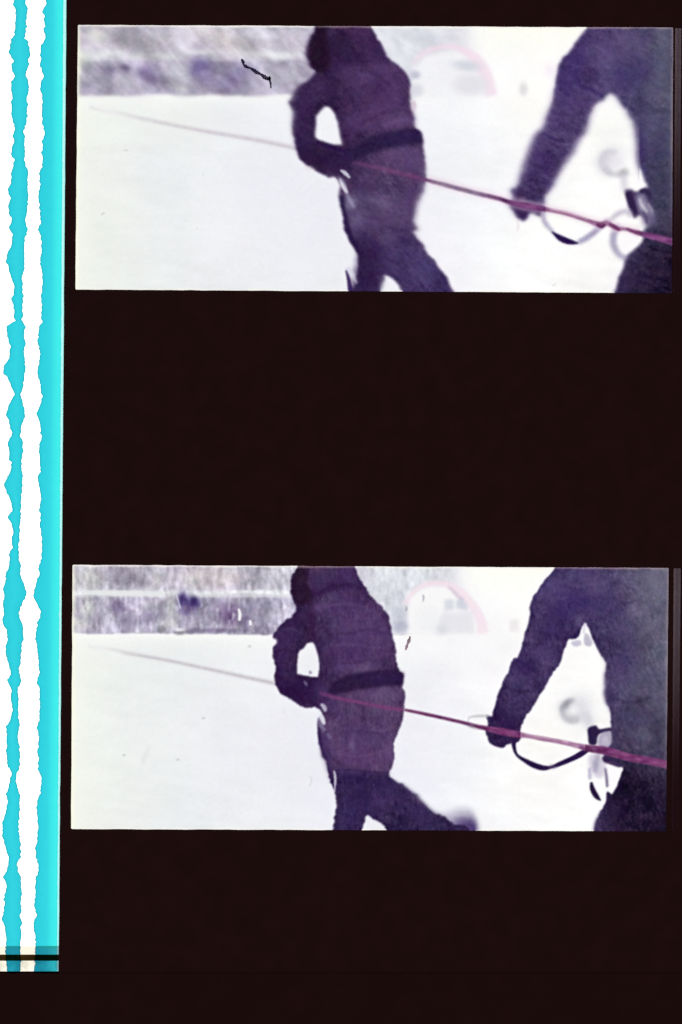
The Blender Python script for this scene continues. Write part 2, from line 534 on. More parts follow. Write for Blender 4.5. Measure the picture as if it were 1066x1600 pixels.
    for pts, col, a in (([(512, 118, 2), (530, 128, 4), (548, 150, 3), (556, 176, 2)], (46, 27, 60), .6), ([(560, 108, 2), (590, 118, 4), (612, 136, 3)], (58, 36, 76), .55),
                        ([(545, 200, 2), (570, 190, 4), (600, 176, 3), (630, 172, 2)], (60, 38, 78), .5), ([(600, 196, 2), (622, 188, 4), (642, 186, 2)], (104, 80, 124), .6),
                        ([(464, 190, 2), (476, 186, 3), (490, 190, 2)], (44, 26, 62), .6), ([(462, 212, 2), (474, 206, 3), (490, 208, 2)], (46, 28, 66), .6), ([(470, 150, 2), (484, 152, 3), (500, 164, 2)], (46, 28, 62), .5),
                        ([(556, 292, 2), (580, 296, 4), (610, 290, 3), (650, 298, 2)], (66, 46, 86), .5), ([(560, 334, 2), (590, 342, 4), (640, 336, 2)], (68, 48, 88), .5), ([(600, 352, 2), (622, 360, 4), (646, 358, 2)], (58, 40, 84), .6),
                        ([(585, 300, 2), (600, 308, 4), (625, 306, 2)], (106, 88, 126), .5), ([(604, 404, 2), (622, 412, 4), (640, 430, 2)], (50, 36, 78), .6), ([(640, 385, 2), (655, 400, 4), (672, 425, 2)], (80, 66, 112), .5)):
        c.stroke(pts, col, a, 1.8, clip=m)
    belt = [(541, 236), (552, 230), (563, 223), (577, 214), (591, 209.5), (622, 204), (642, 201), (653, 200), (659, 210), (661, 222), (640, 225), (625, 228), (605, 232), (591, 236), (572, 243), (556, 249), (544, 248)]
    b = c.poly(belt, (40, 27, 63), .95, 3.4, clip=m)
    c.blob(632, 214, 22, 7, (50, 34, 82), .7, clip=b * m, ang=-8)
    c.lab[m > .5] = LAB['person']
    c.lab[(b > .5)] = LAB['belt']
    c.stroke([(552, 254, 3), (590, 262, 5), (628, 271, 6), (666, 281, 6)], (118, 66, 116), .75, 2.2, clip=m)
    c.stroke([(532, 266, 2), (539, 270, 6), (547, 278, 3)], (206, 202, 222), .9, 1.0)
    c.stroke([(531, 279, 2), (536, 290, 6), (543, 302, 4)], (236, 236, 246), .95, 1.3)
    c.stroke([(528, 276, 3), (536, 284, 6), (541, 298, 5)], (176, 170, 198), .5, 1.5)
    c.stroke([(541, 300, 4), (547, 313, 6), (554, 325, 3)], (156, 150, 182), .7, 1.6)
    c.stroke([(541, 422, 3), (545, 436, 6), (549, 460, 9)], (58, 38, 92), .95, 1.2)
    c.stroke([(543, 418, 7), (551, 430, 7), (557, 443, 3)], (214, 210, 228), .8, 1.8)
    c.stroke([(556, 400, 5), (556, 415, 5), (556, 430, 4)], (196, 190, 216), .5, 1.8)
    c.stroke([(645, 158, 5), (648, 166, 6), (645, 173, 4)], (190, 160, 186), .5, 2)
    c.blob(483, 263, 5, 3, (226, 214, 220), .5)

    # ---- the nearer person at the right
    out = [(925, 15), (917, 43), (906, 59.5), (887, 84), (874, 101), (870, 121), (866.5, 142.7), (860.5, 167), (853.8, 188), (850, 202), (840, 208), (831, 228.5), (824, 244),
           (815, 270), (808, 290), (799, 295), (803, 307), (796.5, 318), (802.8, 332), (809.5, 341), (819, 344.5), (824, 340), (826, 333), (834, 333), (845, 337), (851, 332), (851, 318.5),
           (853, 305), (860.5, 295), (871, 273), (884.6, 252), (895, 236), (902, 222), (911.5, 208), (919.5, 188), (926, 168), (934, 160), (942, 157), (947, 149), (954.4, 145.4),
           (962.4, 149.4), (970.5, 161.5), (981, 175), (989, 188), (994.6, 204.4), (997, 228.5), (1000, 252), (1008, 278), (1013, 292), (1008, 305), (1016, 330), (1014, 350), (1007, 361),
           (1001, 380), (989, 391), (979, 401), (974, 418), (968, 437), (961, 455), (956, 485), (1100, 485), (1100, 15)]
    raw = c.fill(out, True, .8)
    a1, a2, a3 = c.filt(raw, 2.4), c.filt(raw, 5.6, 3.6, 0), c.filt(raw, 9, 7, 0)
    k = np.clip(np.exp(-((c.Y - 235) / 85.) ** 2), 0, 1) * (c.X < 1000)
    m2 = a1 * (1 - k) + a2 * k
    c.put(a3 * (1 - m2), (232, 226, 244), .6)
    dk = c.ramp(c.Y - (c.X - 1000) * .2, 270, 420)
    rt = c.ramp(c.X, 930, 1050)
    body = np.zeros_like(c.img) + np.array([76, 58, 106])
    body = body * (1 - rt[..., None]) + np.array([78, 74, 104]) * rt[..., None]
    body = body * (1 - dk[..., None] * rt[..., None]) + np.array([32, 20, 46]) * dk[..., None] * rt[..., None]
    hd = c.ramp(c.Y, 240, 330) * (c.X < 900)
    body = body * (1 - hd[..., None]) + np.array([61, 42, 88]) * hd[..., None]
    c.put(m2, body)
    c.put(m2 * (1 - c.filt(raw, 5)) * 1.4, (60, 44, 98), .4)
    coat(c, m2, 30, 5, 2)
    for x, y, rx, ry, col, a, an in (
            (900, 95, 14, 22, (64, 46, 104), .6, 20), (950, 80, 22, 16, (92, 74, 122), .6, 0), (950, 100, 14, 12, (100, 86, 134), .5, 30), (990, 62, 20, 12, (98, 82, 122), .6, 0), (1000, 110, 22, 20, (70, 60, 104), .7, 0),
            (975, 120, 14, 18, (64, 54, 104), .6, -30), (1035, 85, 10, 40, (100, 100, 122), .6, 0), (1025, 145, 16, 14, (98, 94, 120), .6, 0), (1020, 190, 20, 12, (84, 80, 112), .5, 0), (905, 160, 14, 12, (86, 64, 116), .6, 0),
            (885, 130, 10, 20, (66, 48, 106), .6, 10), (1030, 230, 18, 22, (62, 56, 90), .6, 0), (1035, 290, 18, 24, (48, 44, 72), .6, 0), (870, 190, 14, 10, (76, 54, 110), .5, 0), (850, 250, 16, 16, (58, 36, 90), .6, 20), (1000, 235, 8, 30, (60, 46, 100), .6, 0),
            (820, 333, 14, 8, (56, 32, 80), .8, 20), (1000, 430, 22, 20, (36, 20, 54), .5, 0)):
        c.blob(x, y, rx, ry, col, a, clip=m2, ang=an)
    for pts, col, a in (([(884, 96, 2), (905, 104, 4), (930, 100, 2)], (92, 76, 126), .5), ([(930, 70, 2), (948, 84, 5), (960, 102, 2)], (104, 90, 134), .5), ([(962, 92, 3), (985, 104, 5), (1010, 96, 2)], (62, 50, 92), .5),
                        ([(862, 172, 2), (880, 180, 4), (904, 178, 2)], (58, 42, 90), .5), ([(842, 222, 2), (860, 232, 4), (884, 236, 2)], (92, 72, 118), .45), ([(826, 252, 2), (845, 262, 4), (866, 264, 2)], (46, 28, 72), .6),
                        ([(1000, 170, 2), (1020, 176, 4), (1044, 168, 2)], (62, 58, 88), .5), ([(1004, 250, 2), (1022, 262, 4), (1046, 258, 2)], (50, 46, 74), .5), ([(870, 115, 2), (884, 124, 4), (900, 122, 2)], (90, 72, 122), .4)):
        c.stroke(pts, col, a, 2.0, clip=m2)
    c.stroke([(906, 134, 2), (922, 139, 5), (943, 151, 4)], (52, 34, 88), .8, 2, clip=m2)
    c.stroke([(849, 207, 2), (862, 216, 4), (877, 222, 2)], (52, 34, 86), .7, 1.6, clip=m2)
    c.stroke([(872, 100, 4), (871, 122, 5), (866, 146, 4)], (54, 38, 96), .6, 3, clip=m2)
    c.lab[m2 > .5] = LAB['walking_person']
    # straps and buckles
    c.blob(950, 245, 13, 9, (222, 219, 226), .95, ang=-30)
    c.blob(946, 258, 9, 12, (214, 211, 220), .7)
    c.blob(964, 254, 10, 10, (234, 232, 238), .8)
    c.stroke([(964, 238, 5), (950, 238, 8), (941, 248, 9), (944, 262, 9), (956, 272, 8)], (212, 209, 219), .9, 2.6)
    c.stroke([(943, 262, 7), (956, 272, 8), (974, 272, 8), (978, 262, 5)], (206, 204, 212), .85, 3)
    c.blob(974, 270, 6, 4, (170, 168, 170), .75)
    c.stroke([(974, 270, 11), (975, 285, 11), (978, 300, 10)], (212, 209, 220), .8, 3.5)
    s1 = c.poly([(977, 298), (987, 296), (994, 300), (1006, 294), (1014, 294), (1019, 312), (1018, 340), (1010, 345), (1000, 336), (992, 341), (984, 330), (980, 315)], (58, 44, 84), .95, 2.2)
    c.poly([(994, 306), (1004, 303), (1012, 314), (1020, 330), (1022, 345), (1010, 352), (1002, 335), (996, 322)], (148, 142, 168), .9, 3.5)
    c.stroke([(981, 301, 8), (987, 316, 10), (993, 334, 7)], (48, 34, 72), .95, 1.5)
    c.stroke([(1000, 299, 4), (1010, 299, 7), (1018, 310, 5)], (50, 40, 74), .9, 1.5)
    c.stroke([(1004, 330, 3), (1010, 340, 5), (1012, 350, 3)], (70, 58, 94), .8, 1.6)
    c.stroke([(999, 310, 3), (1004, 322, 6), (1012, 332, 4)], (204, 200, 214), .8, 1.6)
    c.stroke([(1012, 318, 2), (1018, 328, 4), (1020, 338, 2)], (176, 170, 192), .7, 1.6)
    c.blob(1016, 344, 8, 10, (96, 86, 120), .7)
    c.stroke([(950, 350, 4), (958, 340, 7), (968, 333, 8), (980, 330, 8), (986, 338, 8)], (200, 192, 208), .85, 2.6)
    c.stroke([(848, 330, 6), (850, 344, 7), (858, 356, 6), (866, 364, 5)], (172, 166, 194), .9, 2.4)
    s2 = c.poly([(862, 362), (871, 365), (885, 371), (897, 376), (905, 380), (897, 382), (884, 381), (872, 375)], (46, 26, 78), 1, 1.2)
    c.stroke([(903, 379, 7), (918, 371, 9), (930, 362, 9), (940, 353, 8), (952, 344, 7)], (160, 152, 184), .9, 2.4)
    c.stroke([(968, 352, 10), (960, 364, 11), (959, 382, 11), (967, 397, 9), (980, 404, 7)], (166, 160, 188), .9, 2.8)
    c.poly([(975, 362), (1000, 364), (1001, 376), (988, 388), (978, 396), (970, 388), (966, 375)], (253, 250, 252), .9, 3)
    c.lab[s1 > .5] = LAB['buckle_strap']
    c.lab[s2 > .5] = LAB['strap']
    # rope near
    rp = [(662, 280, 5), (700, 290, 6.5), (745, 302, 6.5), (780, 310.5, 6.5), (796, 316, 7), (820, 321, 9.5), (850, 326.5, 8), (862, 329, 5), (887, 334.6, 5.5), (919, 345, 5.5), (937, 351, 9),
          (949, 349, 7), (965, 357, 7), (978, 358, 5), (1005, 366, 8.5), (1030, 372, 10), (1056, 379, 11)]
    m3 = c.filt(c.stroke_mask(rp), 1.3)
    c.put(c.filt(c.stroke_mask([(p[0], p[1] - 1, p[2] + 8) for p in rp]), 3) * (c.X > 670) * (c.X < 1000), (228, 200, 222), .5)
    gr = (c.ramp(c.X, 664, 684) * (1 - c.ramp(c.X, 735, 790)))[..., None]
    rc = np.array([104, 62, 104]) * (1 - gr) + np.array([142, 120, 148]) * gr
    on = np.clip(m2, 0, 1)[..., None]
    light = ((c.X > 852) & (c.X < 1000))[..., None]
    rc = np.where(light, np.array([146, 98, 136]), rc)
    rc = rc * (1 - on) + np.array([118, 66, 118]) * on
    rc = rc + (c.noise(5, 2, 14) * 9)[..., None]
    c.put(m3, rc)
    c.stroke([(858, 327, 2), (872, 329, 3), (890, 333, 3), (918, 343, 2)], (214, 180, 204), .7, 1.2)
    c.stroke([(800, 318, 2), (822, 321, 4), (846, 325, 3)], (132, 82, 136), .6, 1.5)
    c.stroke([(932, 350, 3), (940, 354, 6), (946, 351, 3)], (92, 36, 84), .8, 1.2)
    c.stroke([(952, 350, 3), (962, 355, 5), (968, 359, 3)], (100, 42, 92), .8, 1.2)
    c.stroke([(979, 357, 3), (990, 362, 4), (1000, 365, 4)], (104, 42, 92), .7, 1.2)
    c.stroke([(1010, 367, 3), (1040, 376, 5)], (138, 82, 130), .6, 1.8)
    c.lab[m3 > .5] = LAB['tow_rope']
    c.stroke([(809, 344, 2), (810, 352, 3), (809, 360, 2)], (222, 206, 208), .6, 1.6)
    # marks on the snow
    for x, y, l, an, col in ((197, 235, 9, 0, (214, 214, 214)), (161, 334, 7, -35, (196, 196, 198)), (318, 272, 5, -70, (228, 228, 228)), (308, 357, 3, 0, (222, 222, 224)), (866, 445, 7, -30, (226, 226, 224)), (290, 345, 9, 30, (230, 232, 230))):
        dx, dy = math.cos(math.radians(an)) * l / 2, math.sin(math.radians(an)) * l / 2
        c.stroke([(x - dx, y - dy, 1), (x, y, 2.2), (x + dx, y + dy, 1)], col, .9, .7)
    rim(c, quad)
    finish(c)
    return c, quad


# ---------------- lower picture
def paint_lower():
    c = Canvas(103, 874, 1056, 1306)
    quad = ((113.5, 882.5), (1045, 887.5), (1040.7, 1299), (111.3, 1295.3))
    background(c, 884, 990, 991, 931, 927, 86, 4.5, 2.0, 720, 1.4)
    for x, y, rx, ry, col, a in (
            (195, 903, 24, 13, (158, 153, 174), .75), (225, 908, 18, 10, (172, 168, 186), .6), (140, 905, 16, 14, (212, 213, 214), .6), (330, 902, 36, 14, (206, 200, 205), .6), (300, 905, 12, 12, (206, 206, 212), .5),
            (118, 950, 10, 12, (176, 174, 192), .7), (137, 948, 9, 14, (208, 211, 216), .8), (160, 948, 9, 16, (186, 185, 202), .6), (122, 975, 14, 8, (204, 206, 210), .7), (183, 948, 9, 9, (128, 120, 156), .7),
            (195, 965, 12, 16, (154, 148, 178), .6), (228, 965, 10, 8, (146, 138, 170), .6), (235, 945, 14, 8, (186, 184, 202), .6), (268, 950, 10, 18, (204, 206, 214), .7), (263, 975, 12, 8, (206, 208, 214), .7),
            (286, 938, 8, 11, (104, 92, 144), .95), (303, 942, 9, 8, (106, 94, 144), .95), (294, 955, 12, 6, (132, 120, 164), .7), (312, 970, 12, 12, (184, 182, 204), .5), (340, 955, 12, 14, (160, 154, 186), .5),
            (360, 962, 13, 15, (134, 116, 154), .8), (345, 985, 30, 3, (150, 142, 172), .7), (385, 968, 7, 8, (142, 134, 166), .8), (392, 948, 12, 8, (170, 166, 194), .6), (415, 965, 16, 14, (186, 184, 206), .5), (425, 945, 12, 8, (176, 174, 198), .5),
            (253, 983, 5, 5, (150, 148, 160), .7), (281, 989, 7, 3, (150, 146, 162), .8), (297, 986, 6, 4, (146, 140, 166), .8), (246, 905, 6, 12, (214, 212, 220), .6)):
        c.blob(x, y, rx, ry, (col[0] + 2, col[1] + 2, col[2] - 6), a, soft=1.5)
    st = c.noise(5, 1.8, 84) * 4.5 + c.noise(1.3, 1.1, 0) * 2.2 + c.noise(4, 3, 70) * 6
    up = c.filt(((c.Y < 989) * (c.X < 700)).astype(float), 1.4)
    c.img += (up * st * np.where(c.X < 470, 1.0, .6))[..., None]
    k = (c.up * .32)[..., None]
    c.img = c.img + (c.img - np.array([204, 203, 210])) * k - k * np.array([10, 15, 5])
    c.stroke([(128, 926, 6), (170, 926, 8), (215, 927.5, 8), (255, 928, 7)], (229, 231, 232), .95, 1.3)
    c.stroke([(312, 930, 4), (350, 930, 6), (400, 931, 5), (455, 931, 3)], (220, 221, 226), .6, 1.8)
    for q in range(60):
        x, y = rng.uniform(116, 455), rng.uniform(938, 982)
        l = rng.uniform(2, 7)
        g = rng.choice([138, 150, 160, 206, 214])
        c.stroke([(x, y - l, 1), (x + rng.normal() * .8, y, rng.uniform(2, 4)), (x + rng.normal(), y + l, 1)], (g, g - 4, g + 10), .55, 1.0)
    c.stroke([(172, 932, 2), (173, 945, 2.5), (172, 960, 1)], (150, 146, 170), .6, .8)
    c.stroke([(276, 929, 2), (279, 940, 2), (282, 951, 2)], (222, 222, 230), .8, .8)
    c.stroke([(373, 951, 3), (375, 960, 5), (374, 970, 4)], (242, 242, 244), .95, .8)
    c.stroke([(391, 969, 4), (392, 977, 5)], (240, 240, 243), .95, .9)
    c.blob(281, 984, 7, 2, (240, 240, 242), .8)
    # arch and hut
    c.poly([(640, 936), (657, 921), (676, 915), (700, 916), (722, 934), (745, 960), (752, 990), (640, 992)], (249, 248, 249), .95, 3)
    c.blob(672, 970, 22, 20, (240, 241, 243), .7, soft=2)
    m = c.stroke([(632, 945, 6), (641, 931, 7), (657, 917, 7), (676, 912, 7), (698, 913, 9), (716, 922, 12), (732, 938, 14), (744, 955, 15), (752, 972, 16), (755, 990, 17)], (245, 226, 236), .85, 2.0)
    c.lab[m > .5] = LAB['pink_arch']
    c.stroke([(660, 914, 2), (680, 909, 3), (700, 911, 3)], (240, 216, 226), .5, 1.6)
    c.stroke([(700, 916, 2), (708, 923, 5), (716, 932, 6), (724, 938, 5)], (214, 196, 212), .75, 1.6)
    c.poly([(695, 937), (709, 936), (710, 953), (695, 955)], (212, 214, 224), .8, 2.4, smooth=False)
    c.poly([(713, 938), (722, 934), (731, 946), (731, 955), (713, 951)], (202, 205, 219), .8, 2.4, smooth=False)
    c.poly([(692, 957), (738, 955), (743, 990), (686, 990), (686, 975)], (226, 226, 233), .8, 3.2, smooth=False)
    c.blob(690, 984, 7, 6, (214, 214, 222), .7)
    c.blob(716, 957, 7, 4, (238, 238, 242), .7)
    c.poly([(611, 947), (637, 948), (636, 989), (613, 988)], (200, 202, 215), .8, 3.0, smooth=False)
    c.blob(626, 979, 10, 7, (178, 182, 200), .75, soft=1.7)
    c.stroke([(661, 929, 2), (662, 934, 3), (661, 940, 2)], (180, 176, 184), .8, .7)
    c.stroke([(635, 947, 2), (635, 955, 3)], (164, 160, 172), .7, .8)
    c.poly([(797, 969), (810, 967), (811, 987), (796, 988)], (236, 231, 234), .85, 2.6, smooth=False)
    c.blob(660, 1016, 60, 16, (253, 252, 253), .5)
    c.stroke([(138, 1008, 3), (160, 1012.5, 4), (190, 1018.5, 4), (255, 1030.5, 4), (325, 1045, 4.5), (398, 1061, 5), (436, 1069, 6)], (204, 199, 205), .9, 2.0)
    m = c.stroke([(190, 1021, 1.5), (255, 1030.5, 2), (325, 1045.5, 2.5), (398, 1061.5, 2.5), (436, 1069.5, 2.5)], (184, 177, 185), .55, 1.4)
    c.put(c.filt(c.stroke_mask([(138, 1005, 9), (184, 1020, 9), (210, 1025, 9)]), 2) * (1 - c.ramp(c.X, 145, 225)), (244, 246, 244), .85)
    c.lab[(m > .42) & (c.X > 190)] = LAB['far_rope']

    # ---- the person pulling
    out = [(470, 860), (464.5, 885), (457, 901.5), (454.4, 918.6), (457, 933), (463, 945), (464, 952), (455.7, 963), (440, 974), (430, 987), (427, 994), (431, 1000), (431.5, 1006.6),
           (427, 1012), (427, 1022), (429.4, 1038), (430, 1062), (436, 1076), (444, 1086), (461, 1096.7), (479, 1104), (497, 1107.4), (500, 1120), (496, 1134), (497, 1155.6), (504, 1180.5),
           (513, 1205.5), (520, 1230), (524.7, 1248), (523.5, 1270), (521, 1296), (519, 1325), (566, 1325), (566.5, 1297), (570.5, 1284), (573.5, 1275.5), (575.5, 1273), (579, 1275), (588, 1281), (597, 1286.5), (604, 1296), (618, 1325),
           (738, 1325), (735, 1300), (728, 1291), (718, 1289), (709, 1286), (699, 1280.5), (686, 1273.5), (668, 1261), (646.7, 1239), (625, 1225), (611, 1214.5), (608.5, 1205), (614, 1194.8), (617, 1160), (625, 1137.7), (632, 1109),
           (634, 1091.4), (631, 1077), (627.7, 1069.6), (631, 1053), (624, 1049), (621, 1038), (618.5, 1017), (613, 996), (610.6, 975), (607, 961), (597, 948.4), (584.4, 935.5), (574, 922.5), (563.4, 904), (558, 891), (554, 882), (546, 860)]
    hole = [(486, 1003), (479, 1005), (473.5, 1012.5), (467, 1017), (464.9, 1028), (464.3, 1050), (468, 1054.5), (492, 1057.5), (498, 1055.5), (499.5, 1038), (497, 1022), (493.8, 1012), (490.3, 1004.5)]
    raw = c.fill(out, True, 1.0) * (1 - c.fill(hole, True, .3))
    a1, a2 = c.filt(raw, 1.25), c.filt(raw, 3.8, 2.6, 0)
    k = np.clip(np.exp(-((c.X - 665) / 60.) ** 2 - ((c.Y - 1245) / 34.) ** 2) * .8 + np.exp(-((c.X - 505) / 10.) ** 2 - ((c.Y - 1190) / 26.) ** 2) * .6, 0, 1)
    m = a1 * (1 - k) + a2 * k
    # swinging boot, blurred by its own movement on the film
    foot = [(664, 1262), (690, 1268), (706, 1262), (722, 1257), (736, 1261), (743, 1278), (746, 1300), (742, 1325), (664, 1325)]
    mf = c.filt(c.fill(foot), 4.2, 4.2)
    grad = np.interp(c.Y, [1252, 1264, 1274, 1282, 1290, 1300], [.0, .16, .38, .72, .95, 1.0]) * (.55 + .45 * c.ramp(c.X, 695, 728))
    c.put(mf * grad * 1.1, (66, 50, 102), .97)
    c.put(c.filt(raw, 6) * (1 - m), (228, 220, 240), .35)
    lo = c.ramp(c.Y, 1040, 1150)
    leg = c.ramp(c.Y, 1203, 1213)
    lr = c.ramp(c.X, 470, 560)[..., None]
    body = np.array([56, 36, 74]) * (1 - lr) + np.array([77, 53, 94]) * lr
    body = body * (1 - lo[..., None]) + np.array([82, 59, 98]) * lo[..., None]
    body = body * (1 - leg[..., None]) + np.array([49, 34, 74]) * leg[..., None]
    c.put(m, body)
    c.put(m * (1 - c.filt(raw, 4)) * 1.6, (42, 24, 62), .6)
    coat(c, m, 80, 3.5, 1.2)
    for x, y, rx, ry, col, a, an in (
            (500, 905, 14, 16, (66, 47, 88), .7, 0), (500, 890, 14, 5, (84, 60, 92), .6, 0), (515, 918, 20, 7, (54, 30, 78), .6, -18), (545, 905, 12, 22, (68, 44, 94), .5, 0), (566, 914, 5, 16, (50, 28, 76), .6, -25),
            (530, 950, 26, 12, (84, 60, 114), .5, 0), (487, 970, 6, 24, (54, 28, 66), .65, 0), (450, 990, 14, 22, (62, 38, 86), .6, 20), (441, 1030, 9, 28, (66, 42, 92), .6, 0), (497, 950, 6, 5, (98, 76, 130), .5, 0),
            (550, 985, 22, 22, (86, 60, 114), .5, 0), (590, 1000, 18, 26, (90, 62, 116), .5, 0), (545, 1020, 26, 14, (74, 48, 102), .5, 0), (535, 1042, 14, 8, (92, 68, 120), .5, 0), (575, 1043, 10, 5, (104, 82, 126), .5, 0),
            (468, 1082, 34, 14, (42, 20, 62), .95, 14), (480, 1068, 18, 8, (44, 22, 66), .8, 0), (505, 1080, 12, 10, (72, 50, 100), .5, 0), (590, 1085, 26, 7, (106, 84, 126), .5, -3), (520, 1100, 10, 10, (78, 56, 104), .5, 0),
            (560, 1150, 30, 20, (84, 62, 112), .5, 0), (610, 1175, 8, 16, (112, 84, 132), .6, 0), (545, 1185, 22, 12, (98, 66, 116), .5, 0), (510, 1165, 7, 20, (70, 46, 98), .6, -12), (575, 1185, 20, 12, (94, 62, 112), .5, 0),
            (545, 1215, 16, 10, (50, 30, 82), .5, 0), (600, 1225, 18, 10, (52, 34, 84), .6, 10), (590, 1255, 16, 14, (74, 52, 102), .6, 0), (560, 1245, 14, 26, (48, 28, 76), .5, 0), (650, 1270, 26, 10, (58, 40, 90), .5, 30), (545, 1275, 14, 20, (56, 40, 92), .5, 0),
            (551, 1165, 4, 6, (128, 108, 146), .5, 0)):
        c.blob(x, y, rx, ry, col, a, clip=m, ang=an)
    c.poly([(466, 860), (462, 890), (456, 910), (457, 930), (465, 944), (476, 944), (487, 938), (487, 926), (481, 912), (481, 895), (485, 880), (486, 860)], (42, 23, 46), .93, 2.2, clip=m)
    c.stroke([(484, 935, 3), (500, 926, 5), (520, 917, 6), (548, 914, 5), (566, 922, 4)], (46, 25, 62), .85, 2.6, clip=m)
    c.stroke([(487, 955, 3), (488, 975, 5), (492, 1003, 4)], (50, 24, 60), .6, 2.2, clip=m)
    c.stroke([(498, 1137, 3), (500, 1160, 5), (512, 1195, 6), (522, 1232, 5)], (48, 28, 76), .85, 1.6, clip=m)
    c.stroke([(513, 1206, 2), (540, 1203, 3), (575, 1206, 3), (608, 1208, 2)], (48, 28, 74), .6, 1.2, clip=m)
    c.stroke([(572, 1215, 3), (574, 1240, 4), (572, 1268, 3)], (46, 28, 76), .6, 2.4, clip=m)
    for pts, col, a in (([(500, 950, 2), (530, 944, 4), (565, 948, 3), (590, 958, 2)], (96, 72, 116), .5), ([(505, 985, 2), (540, 990, 4), (575, 984, 3), (605, 990, 2)], (60, 38, 76), .5),
                        ([(508, 1012, 2), (545, 1006, 4), (585, 1012, 3), (612, 1008, 2)], (98, 74, 116), .45), ([(510, 1034, 2), (545, 1036, 3), (580, 1030, 3)], (58, 38, 76), .5), ([(432, 1018, 2), (444, 1014, 3), (460, 1020, 2)], (44, 26, 58), .6),
                        ([(430, 1040, 2), (442, 1036, 3), (460, 1040, 2)], (46, 28, 62), .6), ([(440, 984, 2), (456, 982, 3), (470, 990, 2)], (84, 62, 104), .5), ([(545, 1110, 2), (575, 1122, 3), (612, 1118, 2)], (68, 48, 86), .5),
                        ([(520, 1150, 2), (550, 1142, 3), (600, 1146, 3), (616, 1140, 2)], (66, 44, 82), .5), ([(525, 1176, 2), (560, 1182, 4), (605, 1172, 2)], (102, 76, 114), .5), ([(505, 1160, 2), (520, 1186, 4), (540, 1198, 2)], (56, 36, 72), .6),
                        ([(535, 1225, 2), (540, 1250, 3), (536, 1285, 2)], (66, 50, 92), .5), ([(590, 1228, 2), (612, 1240, 4), (640, 1262, 2)], (64, 48, 90), .5), ([(580, 1262, 2), (610, 1272, 3), (640, 1288, 2)], (40, 26, 62), .5)):
        c.stroke(pts, col, a, 1.5, clip=m)
    belt = [(513, 1078), (520, 1068), (529, 1061.5), (547, 1054), (574, 1049.5), (600, 1047), (622, 1045), (624, 1050), (631, 1052), (630, 1060), (627, 1071), (600, 1072), (587, 1074), (565, 1076), (553, 1079), (536, 1083), (520, 1085)]
    b = c.poly(belt, (43, 25, 60), .95, 2.2)
    c.blob(600, 1058, 26, 6, (54, 34, 84), .5, clip=b)
    c.lab[m > .5] = LAB['person']
    c.lab[b > .5] = LAB['belt']
    c.stroke([(500, 1082, 3), (524, 1090, 5), (570, 1099, 5), (605, 1106, 5), (636, 1110, 6)], (122, 62, 114), .9, 1.8, clip=m)
    c.stroke([(501, 1100, 3), (506, 1104, 7), (509, 1112, 4)], (206, 202, 220), .8, 1.2)
    c.stroke([(499, 1112, 3), (503, 1122, 8), (507, 1132, 4)], (232, 232, 242), .9, 1.2)
    c.stroke([(497, 1122, 3), (501, 1132, 6), (508, 1142, 4)], (150, 144, 176), .6, 1.4)
    c.stroke([(512, 1146, 5), (516, 1154, 5)], (126, 118, 152), .5, 1.6)
    c.stroke([(522, 1204, 2), (524, 1216, 4), (523, 1236, 2)], (214, 210, 226), .85, .9)
    c.stroke([(475, 1064, 2), (478, 1068, 4), (480, 1072, 2)], (140, 126, 160), .6, .9)
    c.stroke([(484, 1048, 3), (486, 1053, 5)], (110, 92, 130), .6, 1)
    c.blob(429.5, 1002, 2.5, 3, (246, 240, 248), .9)
    # ---- the nearer person at the right
    out = [(880, 860), (867.7, 886), (856.3, 902.5), (840, 923), (833.6, 932), (829, 948), (827, 968), (819, 996.6), (810, 1027), (802, 1030), (793, 1051.8), (781.7, 1077.7), (773, 1102), (769, 1118), (761, 1119), (762, 1133), (759, 1142),
           (763.8, 1156), (772, 1165), (785, 1167.5), (790, 1162), (798, 1160), (806, 1159), (811.5, 1154), (812.5, 1141.7), (817.4, 1128.7), (824, 1115.5), (835, 1099), (847, 1080), (862.8, 1054), (875.8, 1035.5), (882, 1016), (888, 1000),
           (895, 999), (902, 997), (908, 983), (914.7, 973), (921, 984), (929.4, 1006), (940.7, 1026), (946, 1039), (944, 1068), (948, 1097), (954.3, 1114), (954.3, 1138), (953.7, 1161), (948, 1172), (944, 1187), (958, 1190), (973, 1200), (971, 1210), (962, 1232), (957, 1241),
           (949, 1237), (947, 1245), (945, 1256), (934, 1278), (927.7, 1298), (922, 1330), (1100, 1330), (1100, 860)]
    raw = c.fill(out, True, .7)
    a1, a2 = c.filt(raw, 1.1), c.filt(raw, 3.0)
    k = np.clip(np.exp(-((c.X - 942) / 14.) ** 2 - ((c.Y - 1075) / 40.) ** 2) + np.exp(-((c.X - 930) / 14.) ** 2 - ((c.Y - 1285) / 24.) ** 2) * .6, 0, 1)
    m2 = a1 * (1 - k) + a2 * k
    c.put(c.filt(raw, 6) * (1 - m2), (234, 228, 244), .4)
    dk = c.ramp(c.Y - (c.X - 1000) * .2, 1110, 1260)
    rt = c.ramp(c.X, 900, 1045)
    body = np.zeros_like(c.img) + np.array([66, 49, 94])
    body = body * (1 - rt[..., None]) + np.array([96, 91, 116]) * rt[..., None]
    body = body * (1 - dk[..., None] * np.clip(rt[..., None] * 2, 0, 1)) + np.array([32, 19, 46]) * dk[..., None] * np.clip(rt[..., None] * 2, 0, 1)
    hd = c.ramp(c.Y, 1060, 1150) * (c.X < 880)
    body = body * (1 - hd[..., None]) + np.array([52, 34, 76]) * hd[..., None]
    c.put(m2, body)
    c.put(m2 * (1 - c.filt(raw, 4)) * 1.6, (46, 30, 76), .5)
    coat(c, m2, 70, 3, 1.3)
    sp = np.clip(c.noise(1.1) - .6, 0, None) * 9 * c.ramp(c.Y, 1100, 900)
